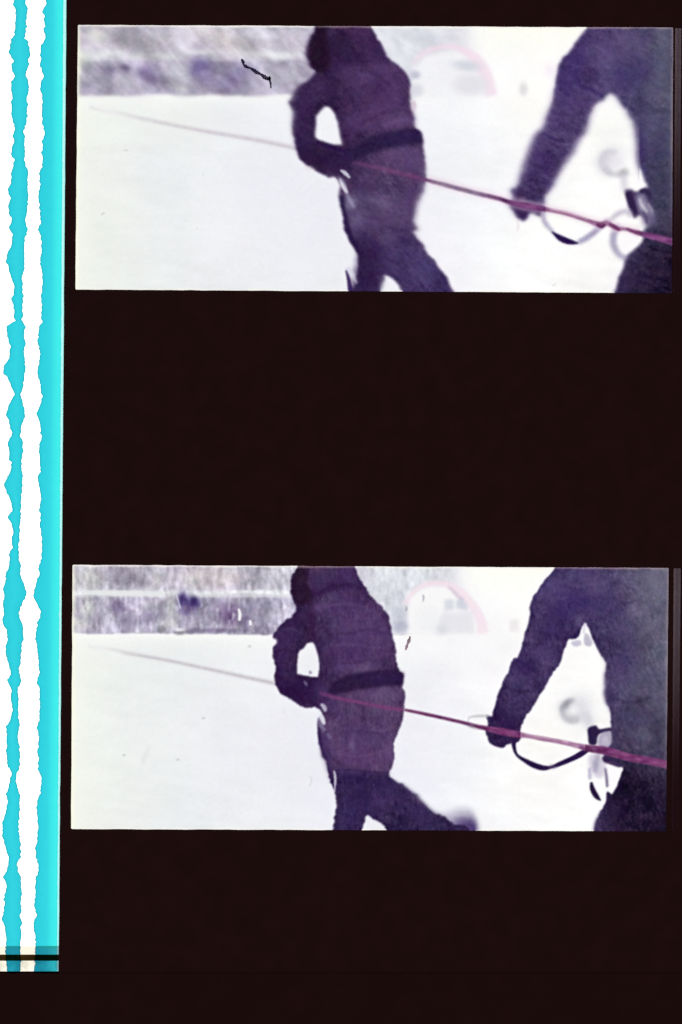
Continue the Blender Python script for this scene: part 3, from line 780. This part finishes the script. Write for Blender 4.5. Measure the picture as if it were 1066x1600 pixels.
    c.img += (sp * m2 * c.ramp(c.X, 840, 1000))[..., None]
    for x, y, rx, ry, col, a, an in (
            (865, 915, 14, 16, (84, 70, 122), .6, 30), (905, 900, 22, 10, (84, 74, 118), .6, 0), (930, 915, 14, 14, (98, 84, 128), .5, 0), (900, 935, 16, 12, (62, 46, 102), .6, 0), (880, 955, 18, 14, (58, 40, 96), .6, 0), (945, 945, 22, 14, (62, 48, 100), .6, 0),
            (1000, 905, 18, 14, (102, 96, 124), .5, 0), (1025, 915, 12, 24, (112, 110, 130), .6, 0), (995, 955, 10, 6, (120, 112, 140), .5, 20), (1020, 978, 14, 10, (112, 108, 132), .5, 0), (975, 985, 14, 18, (74, 64, 104), .5, 0), (975, 1040, 16, 24, (66, 52, 100), .5, 0),
            (1010, 1060, 18, 14, (78, 74, 104), .5, 0), (850, 1020, 16, 10, (76, 54, 108), .5, 0), (820, 1045, 14, 10, (52, 32, 84), .6, 0), (862, 985, 14, 8, (64, 46, 100), .5, 0), (905, 970, 5, 6, (112, 100, 140), .5, 0), (1000, 1115, 20, 16, (56, 48, 80), .5, 0),
            (790, 1130, 14, 16, (44, 24, 70), .6, 0), (1030, 1140, 10, 20, (50, 44, 68), .5, 0), (962, 1260, 14, 20, (38, 22, 58), .5, 0)):
        c.blob(x, y, rx, ry, col, a, clip=m2, ang=an)
    for pts, col, a in (([(845, 925, 2), (864, 936, 4), (890, 932, 2)], (88, 72, 116), .5), ([(880, 908, 2), (902, 916, 4), (930, 912, 2)], (96, 82, 124), .5), ([(836, 985, 2), (854, 992, 4), (872, 990, 2)], (48, 32, 74), .6),
                        ([(818, 1012, 2), (838, 1020, 4), (866, 1018, 2)], (86, 64, 110), .5), ([(790, 1072, 2), (806, 1080, 4), (832, 1080, 2)], (40, 24, 62), .6), ([(786, 1098, 2), (802, 1104, 3), (824, 1104, 2)], (70, 50, 94), .5),
                        ([(950, 930, 2), (975, 942, 4), (1000, 936, 2)], (58, 46, 86), .5), ([(955, 1010, 2), (980, 1022, 4), (1010, 1016, 2)], (92, 82, 114), .4), ([(960, 1090, 2), (985, 1098, 4), (1020, 1088, 2)], (48, 38, 68), .5)):
        c.stroke(pts, col, a, 1.6, clip=m2)
    c.stroke([(806, 1030, 3), (822, 1040, 5), (840, 1050, 3)], (46, 28, 78), .7, 1.8, clip=m2)
    c.stroke([(880, 985, 2), (892, 994, 4), (904, 996, 3)], (46, 30, 80), .7, 1.6, clip=m2)
    c.stroke([(835, 955, 3), (852, 962, 4), (870, 958, 2)], (52, 36, 88), .5, 2, clip=m2)
    c.lab[m2 > .5] = LAB['walking_person']
    c.poly([(893, 1003), (906, 1000), (908, 1008), (897, 1010)], (184, 178, 202), .7, 1.2)
    c.poly([(914, 990), (920, 992), (926, 1004), (922, 1010), (913, 1006)], (176, 170, 194), .75, 1.4)
    c.stroke([(914, 974, 3), (913, 982, 4), (912, 990, 3)], (196, 190, 214), .6, 1.2)
    # buckles and straps
    c.blob(886, 1106, 9, 9, (206, 206, 212), .9, ang=-30)
    c.stroke([(900, 1094, 5), (888, 1097, 8), (879, 1107, 9), (882, 1119, 8), (893, 1126, 9), (905, 1124, 6)], (186, 185, 194), .85, 2.2)
    c.blob(887, 1100, 7, 4, (132, 130, 140), .9, ang=-40)
    c.blob(907, 1104, 13, 14, (222, 221, 227), .85)
    c.blob(895, 1122, 10, 6, (196, 194, 200), .8)
    c.blob(896, 1110, 6, 5, (246, 245, 247), .7)
    c.stroke([(912, 1112, 14), (920, 1128, 16), (922, 1142, 12)], (214, 212, 221), .85, 4)
    s1 = c.poly([(919, 1138), (931, 1133.5), (937, 1139), (954, 1137), (955, 1143), (936, 1148), (932, 1163), (921, 1163), (919, 1150)], (48, 34, 72), 1, 1.3)
    c.poly([(938, 1147), (954, 1143), (955, 1163), (944, 1168), (934, 1162)], (164, 156, 182), .9, 1.8)
    c.poly([(940, 1152), (948, 1150), (951, 1160), (943, 1163)], (200, 194, 210), .6, 1.8)
    c.poly([(922, 1178), (940, 1180), (948, 1192), (944, 1212), (934, 1216), (926, 1208), (920, 1192)], (206, 199, 216), .9, 3.2)
    c.stroke([(935, 1178, 5), (932, 1192, 8), (930, 1206, 6)], (160, 150, 178), .8, 2.6)
    s3 = c.stroke([(924, 1222, 4), (926, 1233, 8), (932, 1244, 8), (939, 1251, 2)], (44, 26, 66), 1, 1.0)
    c.stroke([(921, 1200, 4), (922, 1218, 6)], (170, 162, 190), .8, 1.8)
    c.poly([(948, 1196), (960, 1194), (971, 1198), (970, 1208), (958, 1236), (953, 1230), (948, 1212)], (250, 247, 250), .95, 1.6)
    c.stroke([(946, 1200, 3), (948, 1216, 4), (949, 1230, 4)], (96, 84, 124), .85, 1.4)
    c.poly([(942, 1182), (955, 1187), (972, 1195), (968, 1199), (952, 1194), (943, 1190)], (48, 28, 70), .9, 1.2)
    s2 = c.stroke([(802.5, 1156, 8), (803.5, 1168, 6), (809, 1180.6, 4.5), (827, 1192, 8), (838, 1197, 9), (850, 1200, 8), (862, 1198.5, 4.5), (874, 1194, 7), (895, 1185, 8), (908, 1178, 9), (918, 1171, 8)], (46, 28, 74), 1, .9)
    c.blob(863, 1198, 5, 3, (120, 106, 140), .45)
    c.lab[s1 > .5] = LAB['buckle_strap']
    c.lab[s2 > .5] = LAB['strap']
    c.lab[s3 > .5] = LAB['loose_strap']
    c.stroke([(733, 1121, 2), (745, 1119, 3.5), (764, 1119, 4)], (196, 198, 196), .9, 1.2)
    c.stroke([(733, 1120, 2), (732, 1128, 2.5), (738, 1137, 3), (752, 1139, 3)], (190, 180, 196), .6, 1.2)
    rp = [(632, 1109, 4), (675, 1118, 5), (720, 1128.3, 5), (740, 1133.5, 5.5), (762, 1138.4, 8), (785, 1143, 11), (811, 1148, 10), (825, 1150, 6.5), (850, 1154.7, 7), (880, 1160, 7), (902, 1165, 8), (925, 1170, 11), (947, 1173.5, 13), (986, 1184, 12), (1010, 1188, 12), (1050, 1196, 13)]
    m3 = c.filt(c.stroke_mask(rp), 1.1)
    rc = np.zeros_like(c.img) + np.array([106, 54, 98])
    rc = np.where(((c.X > 813) & (c.X < 915))[..., None], np.array([164, 122, 156]), rc)
    on = np.clip(m2, 0, 1)[..., None]
    rc = rc * (1 - on) + np.array([118, 60, 108]) * on
    rc = rc + (c.noise(4, 1.6, 12) * 9)[..., None]
    c.put(m3, rc)
    c.stroke([(640, 1109, 1.5), (700, 1122, 1.5), (740, 1131, 1.5)], (140, 84, 130), .5, .8)
    c.stroke([(820, 1148, 1.5), (850, 1153, 2.5), (890, 1160, 2)], (206, 176, 198), .6, 1)
    c.stroke([(905, 1168, 3), (918, 1171, 6), (926, 1174, 3)], (84, 34, 80), .7, 1.3)
    c.stroke([(930, 1166, 3), (950, 1170, 5), (975, 1178, 4)], (140, 78, 130), .5, 2)
    c.stroke([(1000, 1185, 3), (1038, 1192, 4)], (132, 76, 124), .5, 1.6)
    c.blob(737, 1134, 4, 2, (150, 140, 160), .6)
    c.lab[m3 > .5] = LAB['tow_rope']
    c.stroke([(484, 1212, 1.2), (487, 1220, 1.6), (483, 1230, 1.2)], (206, 204, 208), .7, .8)
    c.stroke([(442, 1106, 1), (445, 1116, 1.4)], (222, 222, 222), .7, .8)
    c.stroke([(234, 1164, 3), (228, 1180, 6), (222, 1196, 4)], (222, 224, 225), .6, 2.5)
    for x, y in ((390, 1010), (318, 1122), (194, 1180), (278, 1187)):
        c.blob(x, y, 1.8, 1.4, (206, 206, 208), .9)
    rim(c, quad)
    finish(c)
    return c, quad
# ------------------------------------------------------------------ END PAINT

# ------------------------------------------------------------------ setting: desk
desk_mat = matte('black_desk_mat', (0.030, 0.014, 0.012), 0.25, 0.05)
desk = box('desk_top', -9000, -9000, 10000, 10500, -14.0, -12.0, desk_mat)
tag(desk, 'dark desk surface lying under the light table', kind='structure')

# ------------------------------------------------------------------ light table
lt = empty('light_table')
tag(lt, 'light table with glowing white diffuser under the film, black rim along its lower edge', 'light table')
case_mat = matte('black_plastic', (0.047, 0.0165, 0.0140), 0.18, 0.6)
groove_mat = matte('dark_groove', (0.10, 0.05, 0.012), 0.4, 1.5)
white_glow = lamp_material('diffuser_glow', (1.0, 1.0, 1.0), PANEL, 0.012, 0.25)
lip_glow = lamp_material('diffuser_lip_glow', (1.0, 0.95, 0.78), 1.04, 0.05, 1.5)
leak_glow = lamp_material('light_seam_glow', (1.0, 0.96, 0.80), 1.05, 0.25, 2.6)
box('casing_body', -1500, -1500, 2500, 2150, -12.0, -1.2, case_mat, lt, 0.4)
box('diffuser_panel', -1300, -1300, 2300, 1480.5, -1.0, 0.0, white_glow, lt)
box('diffuser_lip', -1300, 1481, 2300, 1494, -1.0, -0.02, lip_glow, lt)
box('groove', -1300, 1494.4, 2300, 1504.5, -1.1, -0.15, groove_mat, lt)
box('light_seam', -1300, 1505, 2300, 1520.5, -1.1, -0.05, leak_glow, lt)
box('lower_rim', -1500, 1521, 2500, 2150, -1.18, 0.12, case_mat, lt, 0.05)
box('upper_rim', -1500, -1500, 2500, -1301, -1.18, 0.12, case_mat, lt, 0.05)
box('side_rim', -1500, -1300.4, -1301, 1520.4, -1.18, 0.12, case_mat, lt, 0.05)
box('side_rim', 2301, -1300.4, 2500, 1520.4, -1.18, 0.12, case_mat, lt, 0.05)

# ------------------------------------------------------------------ film strip
film = empty('film_strip')
tag(film, 'strip of dark 35 mm cine film with two snowy picture frames and cyan sound track', 'film strip')
Y0, Y1 = -700.0, 2080.0
SL = -12.2 / 1494.0                               # the strip lies very slightly askew


def sk(x, y):
    return (x + SL * y, y)


def rounded(quad, r=3.0, n=4):
    pts = []
    q = [Vector((a, b)) for a, b in quad]
    for i in range(4):
        p, a, b = q[i], q[i - 1], q[(i + 1) % 4]
        u, v = (a - p).normalized(), (b - p).normalized()
        s, e = p + u * r, p + v * r
        for k in range(n + 1):
            t = k / n
            pts.append(tuple(s * (1 - t) ** 2 + p * 2 * t * (1 - t) + e * t * t))
    return pts


def ragged(quad, amp=0.16, step=16.0, r=2.2):
    """Aperture outline with rounded corners and slightly uneven edges."""
    base = rounded(quad, r)
    out = []
    for i, p in enumerate(base):
        q = base[(i + 1) % len(base)]
        out.append(p)
        L = math.dist(p, q)
        if L > 2 * step:
            n = int(L / step)
            nx, ny = -(q[1] - p[1]) / L, (q[0] - p[0]) / L
            for k in range(1, n):
                d = rng.normal() * amp
                out.append((p[0] + (q[0] - p[0]) * k / n + nx * d, p[1] + (q[1] - p[1]) * k / n + ny * d))
    return out


perfs = []
pitch = 19.0 / 4 / MM
k0 = int(math.floor((Y0 - 60) / pitch)) + 1
for xl in (-172, 1079):
    yy = 60 + k0 * pitch
    while yy < Y1 - 120:
        if yy > Y0 + 40:
            perfs.append(rounded([sk(xl, yy), sk(xl + 124, yy), sk(xl + 124, yy + 88), sk(xl, yy + 88)], 22, 5))
        yy += pitch

m, nt, out = new_mat('clear_film_base')
tr = N(nt, 'BsdfTransparent', Color=(0.985, 0.985, 0.985, 1))
nt.links.new(tr.outputs[0], out.inputs['Surface'])
base_mat = m
outer = [sk(-261, Y0), sk(1292, Y0), sk(1292, Y1), sk(-261, Y1)]
plate('film_base', outer, perfs, 0.30, 0.44, base_mat, film)

dye_mat = dye_material('picture_dye', 0.010, 9.0)
track_mat = dye_material('cyan_track_dye', 0.012, 4.0)

frames = []
for paint in (paint_upper, paint_lower):
    frames.append(paint())

win1 = [(1055.2, 44), (1064.8, 44), (1061.6, 457.5), (1053.2, 457.5)]
win2 = [(1052.9, 888), (1063.8, 888), (1060.0, 1298), (1049.6, 1298)]
black_mat = matte('opaque_black_emulsion', (0.056, 0.0200, 0.0210), 0.07, 1.5)
holes = [ragged(frames[0][1]), ragged(frames[1][1]), rounded(win1, 1.5), rounded(win2, 1.5)]
edge_x = lambda y: 104.0 + (92.0 - 104.0) * y / 1494.0
right_perfs = [p for p in perfs if p[0][0] > 600]
left_edge = []
yy = Y1
while yy >= Y0:
    left_edge.append((edge_x(yy) + rng.normal() * 0.18, yy))
    yy -= 20
border_outer = [(edge_x(Y0), Y0), sk(1291, Y0), sk(1291, Y1)] + left_edge
plate('opaque_border', border_outer, holes + right_perfs, 0.462, 0.470, black_mat, film)

names = {v: k for k, v in LAB.items()}
part_labels = {
    'person': 'person in dark hooded coat leaning back and pulling the rope',
    'walking_person': 'nearer dark-coated person cut off by the right edge, hand on the rope',
    'belt': 'dark belt round the coat', 'tow_rope': 'thin rope running across the picture, pinkish where near',
    'snow_field': 'white snow-covered ground', 'snowy_wall': 'grey snow-dusted wall and bank',
    'pink_arch': 'pale pink arch in the distance', 'strap': 'dark hanging strap', 'sky_glare': 'blown-out white sky',
    'far_rope': 'faint far end of the rope over the snow', 'buckle_strap': 'dark buckled strap at the hip',
    'loose_strap': 'short dark strap end hanging down'}


def picture(c, quad, label):
    step = 1.25
    root = empty('picture_frame', film)
    root['label'] = label
    (tlx, tly), (trx, try_), (brx, bry), (blx, bly) = quad
    xa, xb = min(tlx, blx) - 3, max(trx, brx) + 1.6
    ya, yb = min(tly, try_) - 3, max(bly, bry) + 3
    nx, ny = int((xb - xa) / step), int((yb - ya) / step)
    gx, gy = np.meshgrid(np.linspace(xa, xb, nx + 1), np.linspace(ya, yb, ny + 1))
    fx, fy = gx - c.x0, gy - c.y0
    ix, iy = np.floor(fx).astype(int), np.floor(fy).astype(int)
    tx, ty = (fx - ix)[..., None], (fy - iy)[..., None]
    im = c.img
    col = (im[iy, ix] * (1 - tx) + im[iy, ix + 1] * tx) * (1 - ty) + (im[iy + 1, ix] * (1 - tx) + im[iy + 1, ix + 1] * tx) * ty
    lin = (s2l(col) / (PANEL * 0.970)).reshape(-1, 3)
    cx, cy = (gx[:-1, :-1] + gx[1:, 1:]) / 2, (gy[:-1, :-1] + gy[1:, 1:]) / 2
    lab = c.lab[np.round(cy - c.y0).astype(int), np.round(cx - c.x0).astype(int)]
    idx = np.arange((nx + 1) * (ny + 1)).reshape(ny + 1, nx + 1)
    quads = np.stack([idx[1:, :-1], idx[1:, 1:], idx[:-1, 1:], idx[:-1, :-1]], -1)
    pos = np.stack([(gx - 533.0) * MM, (800.0 - gy) * MM, np.full_like(gx, ZE)], -1).reshape(-1, 3)
    for v, name in names.items():
        sel = quads[lab == v]
        if len(sel) < 12:
            continue
        used, inv = np.unique(sel.ravel(), return_inverse=True)
        me = bpy.data.meshes.new(name)
        me.vertices.add(len(used))
        me.vertices.foreach_set('co', pos[used].astype(np.float32).ravel())
        n = len(sel)
        me.loops.add(n * 4)
        me.loops.foreach_set('vertex_index', inv.astype(np.int32).ravel())
        me.polygons.add(n)
        me.polygons.foreach_set('loop_start', np.arange(0, n * 4, 4, dtype=np.int32))
        me.update(calc_edges=True)
        a = me.color_attributes.new('dye', 'FLOAT_COLOR', 'POINT')
        d = np.ones((len(used), 4), np.float32)
        d[:, :3] = lin[used]
        a.data.foreach_set('color', d.ravel())
        me.materials.append(dye_mat)
        nm = {'walking_person': 'person', 'far_rope': 'tow_rope', 'buckle_strap': 'strap', 'loose_strap': 'strap'}.get(name, name)
        o = link(bpy.data.objects.new(nm, me), root)
        o['label'] = part_labels[name]
    return root


picture(frames[0][0], frames[0][1], 'upper picture frame, blurred by movement, with a dark curly fibre in it')
picture(frames[1][0], frames[1][1], 'lower picture frame, sharper, the pulling person with one boot raised')

# pale slivers beside the picture apertures
for win, lo_y, hi_y in ((win1, 44, 457), (win2, 888, 1298)):
    (ax, ay), (bx, by), (cx_, cy_), (dx_, dy_) = win
    verts, cols, faces = [], [], []
    n = 60
    for i in range(n + 1):
        t = -0.01 + 1.02 * i / n
        xl, xr = ax + (dx_ - ax) * t - 1, bx + (cx_ - bx) * t + 1
        y = ay + (cy_ - ay) * t
        f = 0.5 + 0.5 * math.cos(math.pi * min(1, max(0, (t - 0.12) / 0.8)))
        base = np.array([31, 15, 19]) * (1 - f) + np.array([78, 66, 72]) * f
        for k in range(5):
            x = xl + (xr - xl) * k / 4
            verts.append(P(x, y, ZE))
            e = (1.12, 1.05, .86, .98, 1.0)[k]
            cols.append(s2l(np.clip(base * e + rng.normal() * 2.5 * f, 0, 255)) / PANEL)
    for i in range(n):
        for k in range(4):
            a = i * 5 + k
            faces.append((a, a + 5, a + 6, a + 1))
    mesh_obj('edge_window', verts, faces, dye_mat, film, np.array(cols))

# ------------------------------------------------------------------ variable-area sound track
EA = [[(0, 90), (30, 82), (55, 98), (130, 98), (190, 92), (215, 92), (240, 70), (300, 62), (320, 55), (345, 68), (390, 85), (405, 72), (450, 80), (478, 97), (510, 72), (570, 68), (620, 82), (640, 68), (670, 75), (710, 68), (750, 80), (800, 90), (845, 80), (885, 90), (910, 76), (965, 68), (995, 90), (1050, 80), (1095, 68), (1150, 68), (1180, 45), (1240, 68), (1290, 52), (1330, 55), (1365, 75), (1425, 60), (1460, 75), (1540, 75), (1570, 50), (1598, 45)],
      [(0, 45), (40, 38), (75, 55), (130, 68), (185, 90), (230, 88), (260, 72), (310, 85), (360, 88), (405, 97), (440, 42), (480, 42), (515, 52), (570, 65), (640, 60), (685, 25), (730, 22), (760, 50), (810, 70), (865, 90), (900, 72), (945, 50), (990, 35), (1030, 55), (1080, 65), (1110, 80), (1165, 45), (1210, 60), (1275, 58), (1290, 75), (1350, 65), (1375, 50), (1440, 25), (1500, 55), (1560, 75), (1598, 76)],
      [(0, 65), (35, 50), (75, 75), (130, 82), (180, 72), (210, 80), (260, 60), (330, 58), (370, 48), (400, 35), (440, 35), (490, 20), (540, 30), (575, 15), (635, 30), (675, 8), (720, 35), (790, 52), (850, 32), (910, 45), (960, 55), (1010, 72), (1050, 45), (1110, 75), (1160, 65), (1200, 75), (1235, 80), (1270, 72), (1300, 65), (1340, 38), (1420, 42), (1500, 40), (1598, 48)],
      [(0, 60), (30, 75), (60, 70), (110, 55), (165, 38), (210, 52), (270, 38), (330, 18), (400, 15), (460, 22), (520, 42), (570, 55), (640, 45), (680, 22), (740, 42), (790, 30), (830, 20), (836, 30), (900, 22), (945, 10), (1000, 32), (1070, 42), (1165, 38), (1215, 40), (1280, 46), (1400, 40), (1598, 44)]]
EB = [[(0, 160), (20, 155), (40, 170), (70, 175), (90, 165), (130, 162), (165, 168), (180, 162), (215, 160), (240, 155), (255, 175), (290, 182), (350, 190), (370, 175), (400, 182), (440, 170), (475, 158), (500, 175), (550, 182), (590, 175), (620, 165), (650, 172), (730, 170), (770, 165), (830, 145), (865, 158), (900, 150), (940, 155), (1000, 155), (1045, 165), (1080, 175), (1150, 172), (1220, 178), (1290, 170), (1340, 168), (1390, 158), (1430, 172), (1500, 155), (1560, 150), (1598, 155)],
      [(0, 155), (90, 150), (140, 138), (210, 142), (260, 145), (330, 142), (370, 145), (395, 138), (440, 158), (500, 152), (540, 160), (600, 150), (690, 160), (750, 152), (820, 145), (870, 130), (920, 145), (990, 160), (1040, 145), (1060, 135), (1130, 132), (1180, 145), (1260, 138), (1330, 135), (1375, 142), (1440, 140), (1520, 130), (1598, 132)],
      [(0, 135), (90, 122), (150, 122), (220, 115), (290, 122), (340, 130), (390, 125), (430, 145), (490, 160), (520, 168), (560, 145), (620, 118), (660, 120), (690, 138), (790, 148), (850, 135), (960, 125), (1000, 120), (1060, 138), (1100, 110), (1160, 115), (1290, 115), (1340, 122), (1420, 112), (1500, 125), (1598, 122)],
      [(0, 122), (30, 105), (80, 98), (130, 115), (190, 125), (260, 122), (320, 125), (350, 115), (400, 120), (480, 130), (550, 132), (590, 110), (640, 110), (680, 130), (780, 138), (850, 130), (900, 135), (920, 120), (965, 140), (1000, 130), (1060, 132), (1165, 125), (1215, 128), (1280, 126), (1400, 132), (1598, 128)]]
EC = [[(0, 288), (25, 285), (45, 275), (70, 265), (90, 278), (130, 275), (165, 283), (180, 275), (240, 282), (290, 258), (345, 250), (380, 258), (405, 250), (450, 265), (480, 275), (510, 258), (560, 250), (600, 262), (635, 268), (650, 260), (720, 262), (770, 265), (830, 282), (880, 262), (910, 268), (945, 262), (1000, 270), (1040, 260), (1090, 245), (1155, 250), (1240, 240), (1320, 250), (1390, 258), (1435, 237), (1480, 255), (1540, 260), (1598, 258)],
      [(0, 255), (60, 255), (130, 268), (210, 265), (250, 258), (300, 262), (345, 260), (385, 255), (405, 270), (440, 245), (490, 240), (540, 235), (600, 252), (690, 238), (750, 240), (810, 252), (875, 265), (930, 250), (985, 232), (1050, 250), (1130, 265), (1180, 245), (1260, 248), (1350, 255), (1375, 238), (1440, 245), (1520, 258), (1560, 250), (1598, 248)],
      [(0, 250), (90, 252), (150, 258), (210, 265), (290, 258), (345, 240), (390, 250), (430, 230), (480, 218), (520, 208), (560, 225), (620, 255), (660, 250), (690, 235), (790, 225), (850, 235), (960, 242), (1000, 248), (1060, 230), (1110, 248), (1170, 250), (1300, 245), (1340, 235), (1420, 245), (1500, 235), (1598, 242)],
      [(0, 232), (30, 250), (80, 262), (150, 250), (200, 235), (280, 232), (350, 238), (420, 235), (500, 225), (560, 225), (595, 240), (640, 240), (680, 225), (780, 220), (850, 215), (900, 222), (920, 232), (965, 210), (1010, 215), (1060, 222), (1165, 222), (1215, 216), (1280, 210), (1400, 222), (1598, 218)]]


def edge_fn(E):
    ys = np.array([i * 400 + v * .25 for i, e in enumerate(E) for v, u in e])
    xs = np.array([u * .25 for e in E for v, u in e])
    return ys, xs


track_y = np.concatenate([np.linspace(Y0 + 2, -2, 250), np.arange(-1, 1600, 0.8), np.linspace(1602, Y1 - 2, 180)])


def smooth_noise(n, width, amp):
    a = np.convolve(rng.standard_normal(n + 4 * width), np.hanning(2 * width + 1), 'same')[2 * width:2 * width + n]
    return a / a.std() * amp


def edge_at(E, amp=0.34):
    ys, xs = edge_fn(E)
    x = np.interp(track_y, ys, xs)
    far = (track_y < 0) | (track_y > 1600)
    x = x + smooth_noise(len(x), 2, amp * .8) + smooth_noise(len(x), 5, amp * 1.5) + np.where(far, smooth_noise(len(x), 6, 2.5), 0)
    return x + np.where(far, SL * (track_y - np.clip(track_y, 0, 1600)), 0)


track = empty('sound_track', film)
track['label'] = 'cyan sound track with a wavy clear line down the left side of the film'


def band(name, cols_x, cols_c, label):
    n = len(track_y)
    k = len(cols_x)
    verts, cols, faces = [], [], []
    ypx = 800.0 - track_y
    for x, cc in zip(cols_x, cols_c):
        pos = np.stack([(x - 533.0) * MM, ypx * MM, np.full(n, ZE)], 1)
        verts.append(pos)
        cl = np.repeat((s2l(cc) / (PANEL * 0.970))[None], n, 0)
        cl[(track_y > 1480.5)[:, None] & np.array([[False, False, True]])] *= 1.38     # light tint painted into the dye: bluer from the dim lip downward
        cols.append(cl)
    verts = np.concatenate(verts)
    cols = np.concatenate(cols)
    for j in range(k - 1):
        for i in range(n - 1):
            a = j * n + i
            faces.append((a, a + 1, a + n + 1, a + n))
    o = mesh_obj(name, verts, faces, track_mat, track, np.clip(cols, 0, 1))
    o['label'] = label
    return o


LINE, CY = (38, 176, 188), (53, 214, 228)
a, b, cc = edge_at(EA), edge_at(EB), edge_at(EC)
b = np.maximum(b, a + 4)
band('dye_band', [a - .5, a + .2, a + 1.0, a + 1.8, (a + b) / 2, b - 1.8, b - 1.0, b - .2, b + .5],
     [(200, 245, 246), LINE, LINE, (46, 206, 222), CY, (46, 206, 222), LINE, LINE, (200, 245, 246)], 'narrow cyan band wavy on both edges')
d0 = 98.6 + (88.8 - 98.6) * track_y / 1494.0
d1 = edge_x(track_y)
wv = smooth_noise(len(track_y), 4, .22)
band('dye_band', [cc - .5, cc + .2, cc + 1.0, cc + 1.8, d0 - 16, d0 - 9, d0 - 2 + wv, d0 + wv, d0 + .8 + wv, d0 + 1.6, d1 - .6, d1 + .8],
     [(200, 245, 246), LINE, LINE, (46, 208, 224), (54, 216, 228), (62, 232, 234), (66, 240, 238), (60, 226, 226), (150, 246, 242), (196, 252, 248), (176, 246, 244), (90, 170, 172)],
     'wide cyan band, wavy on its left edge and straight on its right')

# ------------------------------------------------------------------ dirt lying on the film


def fibre(name, pts, rad, mat, label, cat, z=0.475):
    q = catmull([(x, y, r) for x, y, r in pts], False, 6)
    verts, faces = [], []
    S = 6
    for i, (x, y, r) in enumerate(q):
        t = q[min(i + 1, len(q) - 1), :2] - q[max(i - 1, 0), :2]
        t = t / (np.linalg.norm(t) + 1e-9)
        nn = np.array([-t[1], t[0]])
        rr = max(r * rad, 0.05) * (1 + 0.18 * rng.normal())
        for k in range(S):
            th = 2 * math.pi * k / S
            p = np.array([x, y]) + nn * rr * math.cos(th)
            px = P(p[0], p[1])
            verts.append((px[0], px[1], z + rr * MM * (1 + math.sin(th)) * .6))
    for i in range(len(q) - 1):
        for k in range(S):
            a0 = i * S + k
            b0 = i * S + (k + 1) % S
            faces.append((a0, b0, b0 + S, a0 + S))
    faces.append(tuple(range(S))[::-1])
    faces.append(tuple((len(q) - 1) * S + k for k in range(S)))
    o = mesh_obj(name, verts, faces, mat)
    return tag(o, label, cat)


def veil(name, col):
    """Thin dirt that still lets part of the light through (two walls are crossed)."""
    m, nt, out = new_mat(name)
    f = noise_fac(nt, 5.0, 3.0, 0.8, 1.15)
    mul = N(nt, 'VectorMath')
    mul.operation = 'SCALE'
    mul.inputs[0].default_value = tuple(np.sqrt(s2l(col)))
    nt.links.new(f, mul.inputs['Scale'])
    tr = N(nt, 'BsdfTransparent')
    nt.links.new(mul.outputs['Vector'], tr.inputs['Color'])
    nt.links.new(tr.outputs[0], out.inputs['Surface'])
    return m


hair_mat = veil('dark_fibre', (66, 60, 78))
fleck_mat = veil('dusty_fleck', (158, 132, 146))
fibre('hair_fibre', [(377.5, 92, .5), (380, 97, 1.1), (381, 101, .8), (386, 105, 1.0), (391, 106.5, .7), (396, 109.5, 1.1), (401, 113, 1.3), (408, 116.5, .9), (414, 121, 1.4), (420, 123.5, 1.2), (422, 119.5, .5), (421, 124, .8), (423, 130, .7), (423.5, 138, .4)],
      2.2, hair_mat, 'small dark curly fibre lying on the upper picture, left of the hooded person', 'fibre')
fibre('dust_fleck', [(641, 994, .6), (639.5, 1000, 1.2), (637, 1006, 1.0), (635, 1012, 1.2), (634, 1016, .5)], 1.9, fleck_mat,
      'tiny greyish pink fleck on the lower picture, right of the pulling person', 'fleck')

# ------------------------------------------------------------------ added card, keeps the lower end of the film dark
card_mat = matte('black_card', (0.0525, 0.0190, 0.0190), 0.08, 1.2)
card = box('added_mask_card', -700, 1521.0, 1900, 1990, 0.473, 0.52, card_mat)
tag(card, 'plain black card added across the lower end of the film to keep it dark', 'card')
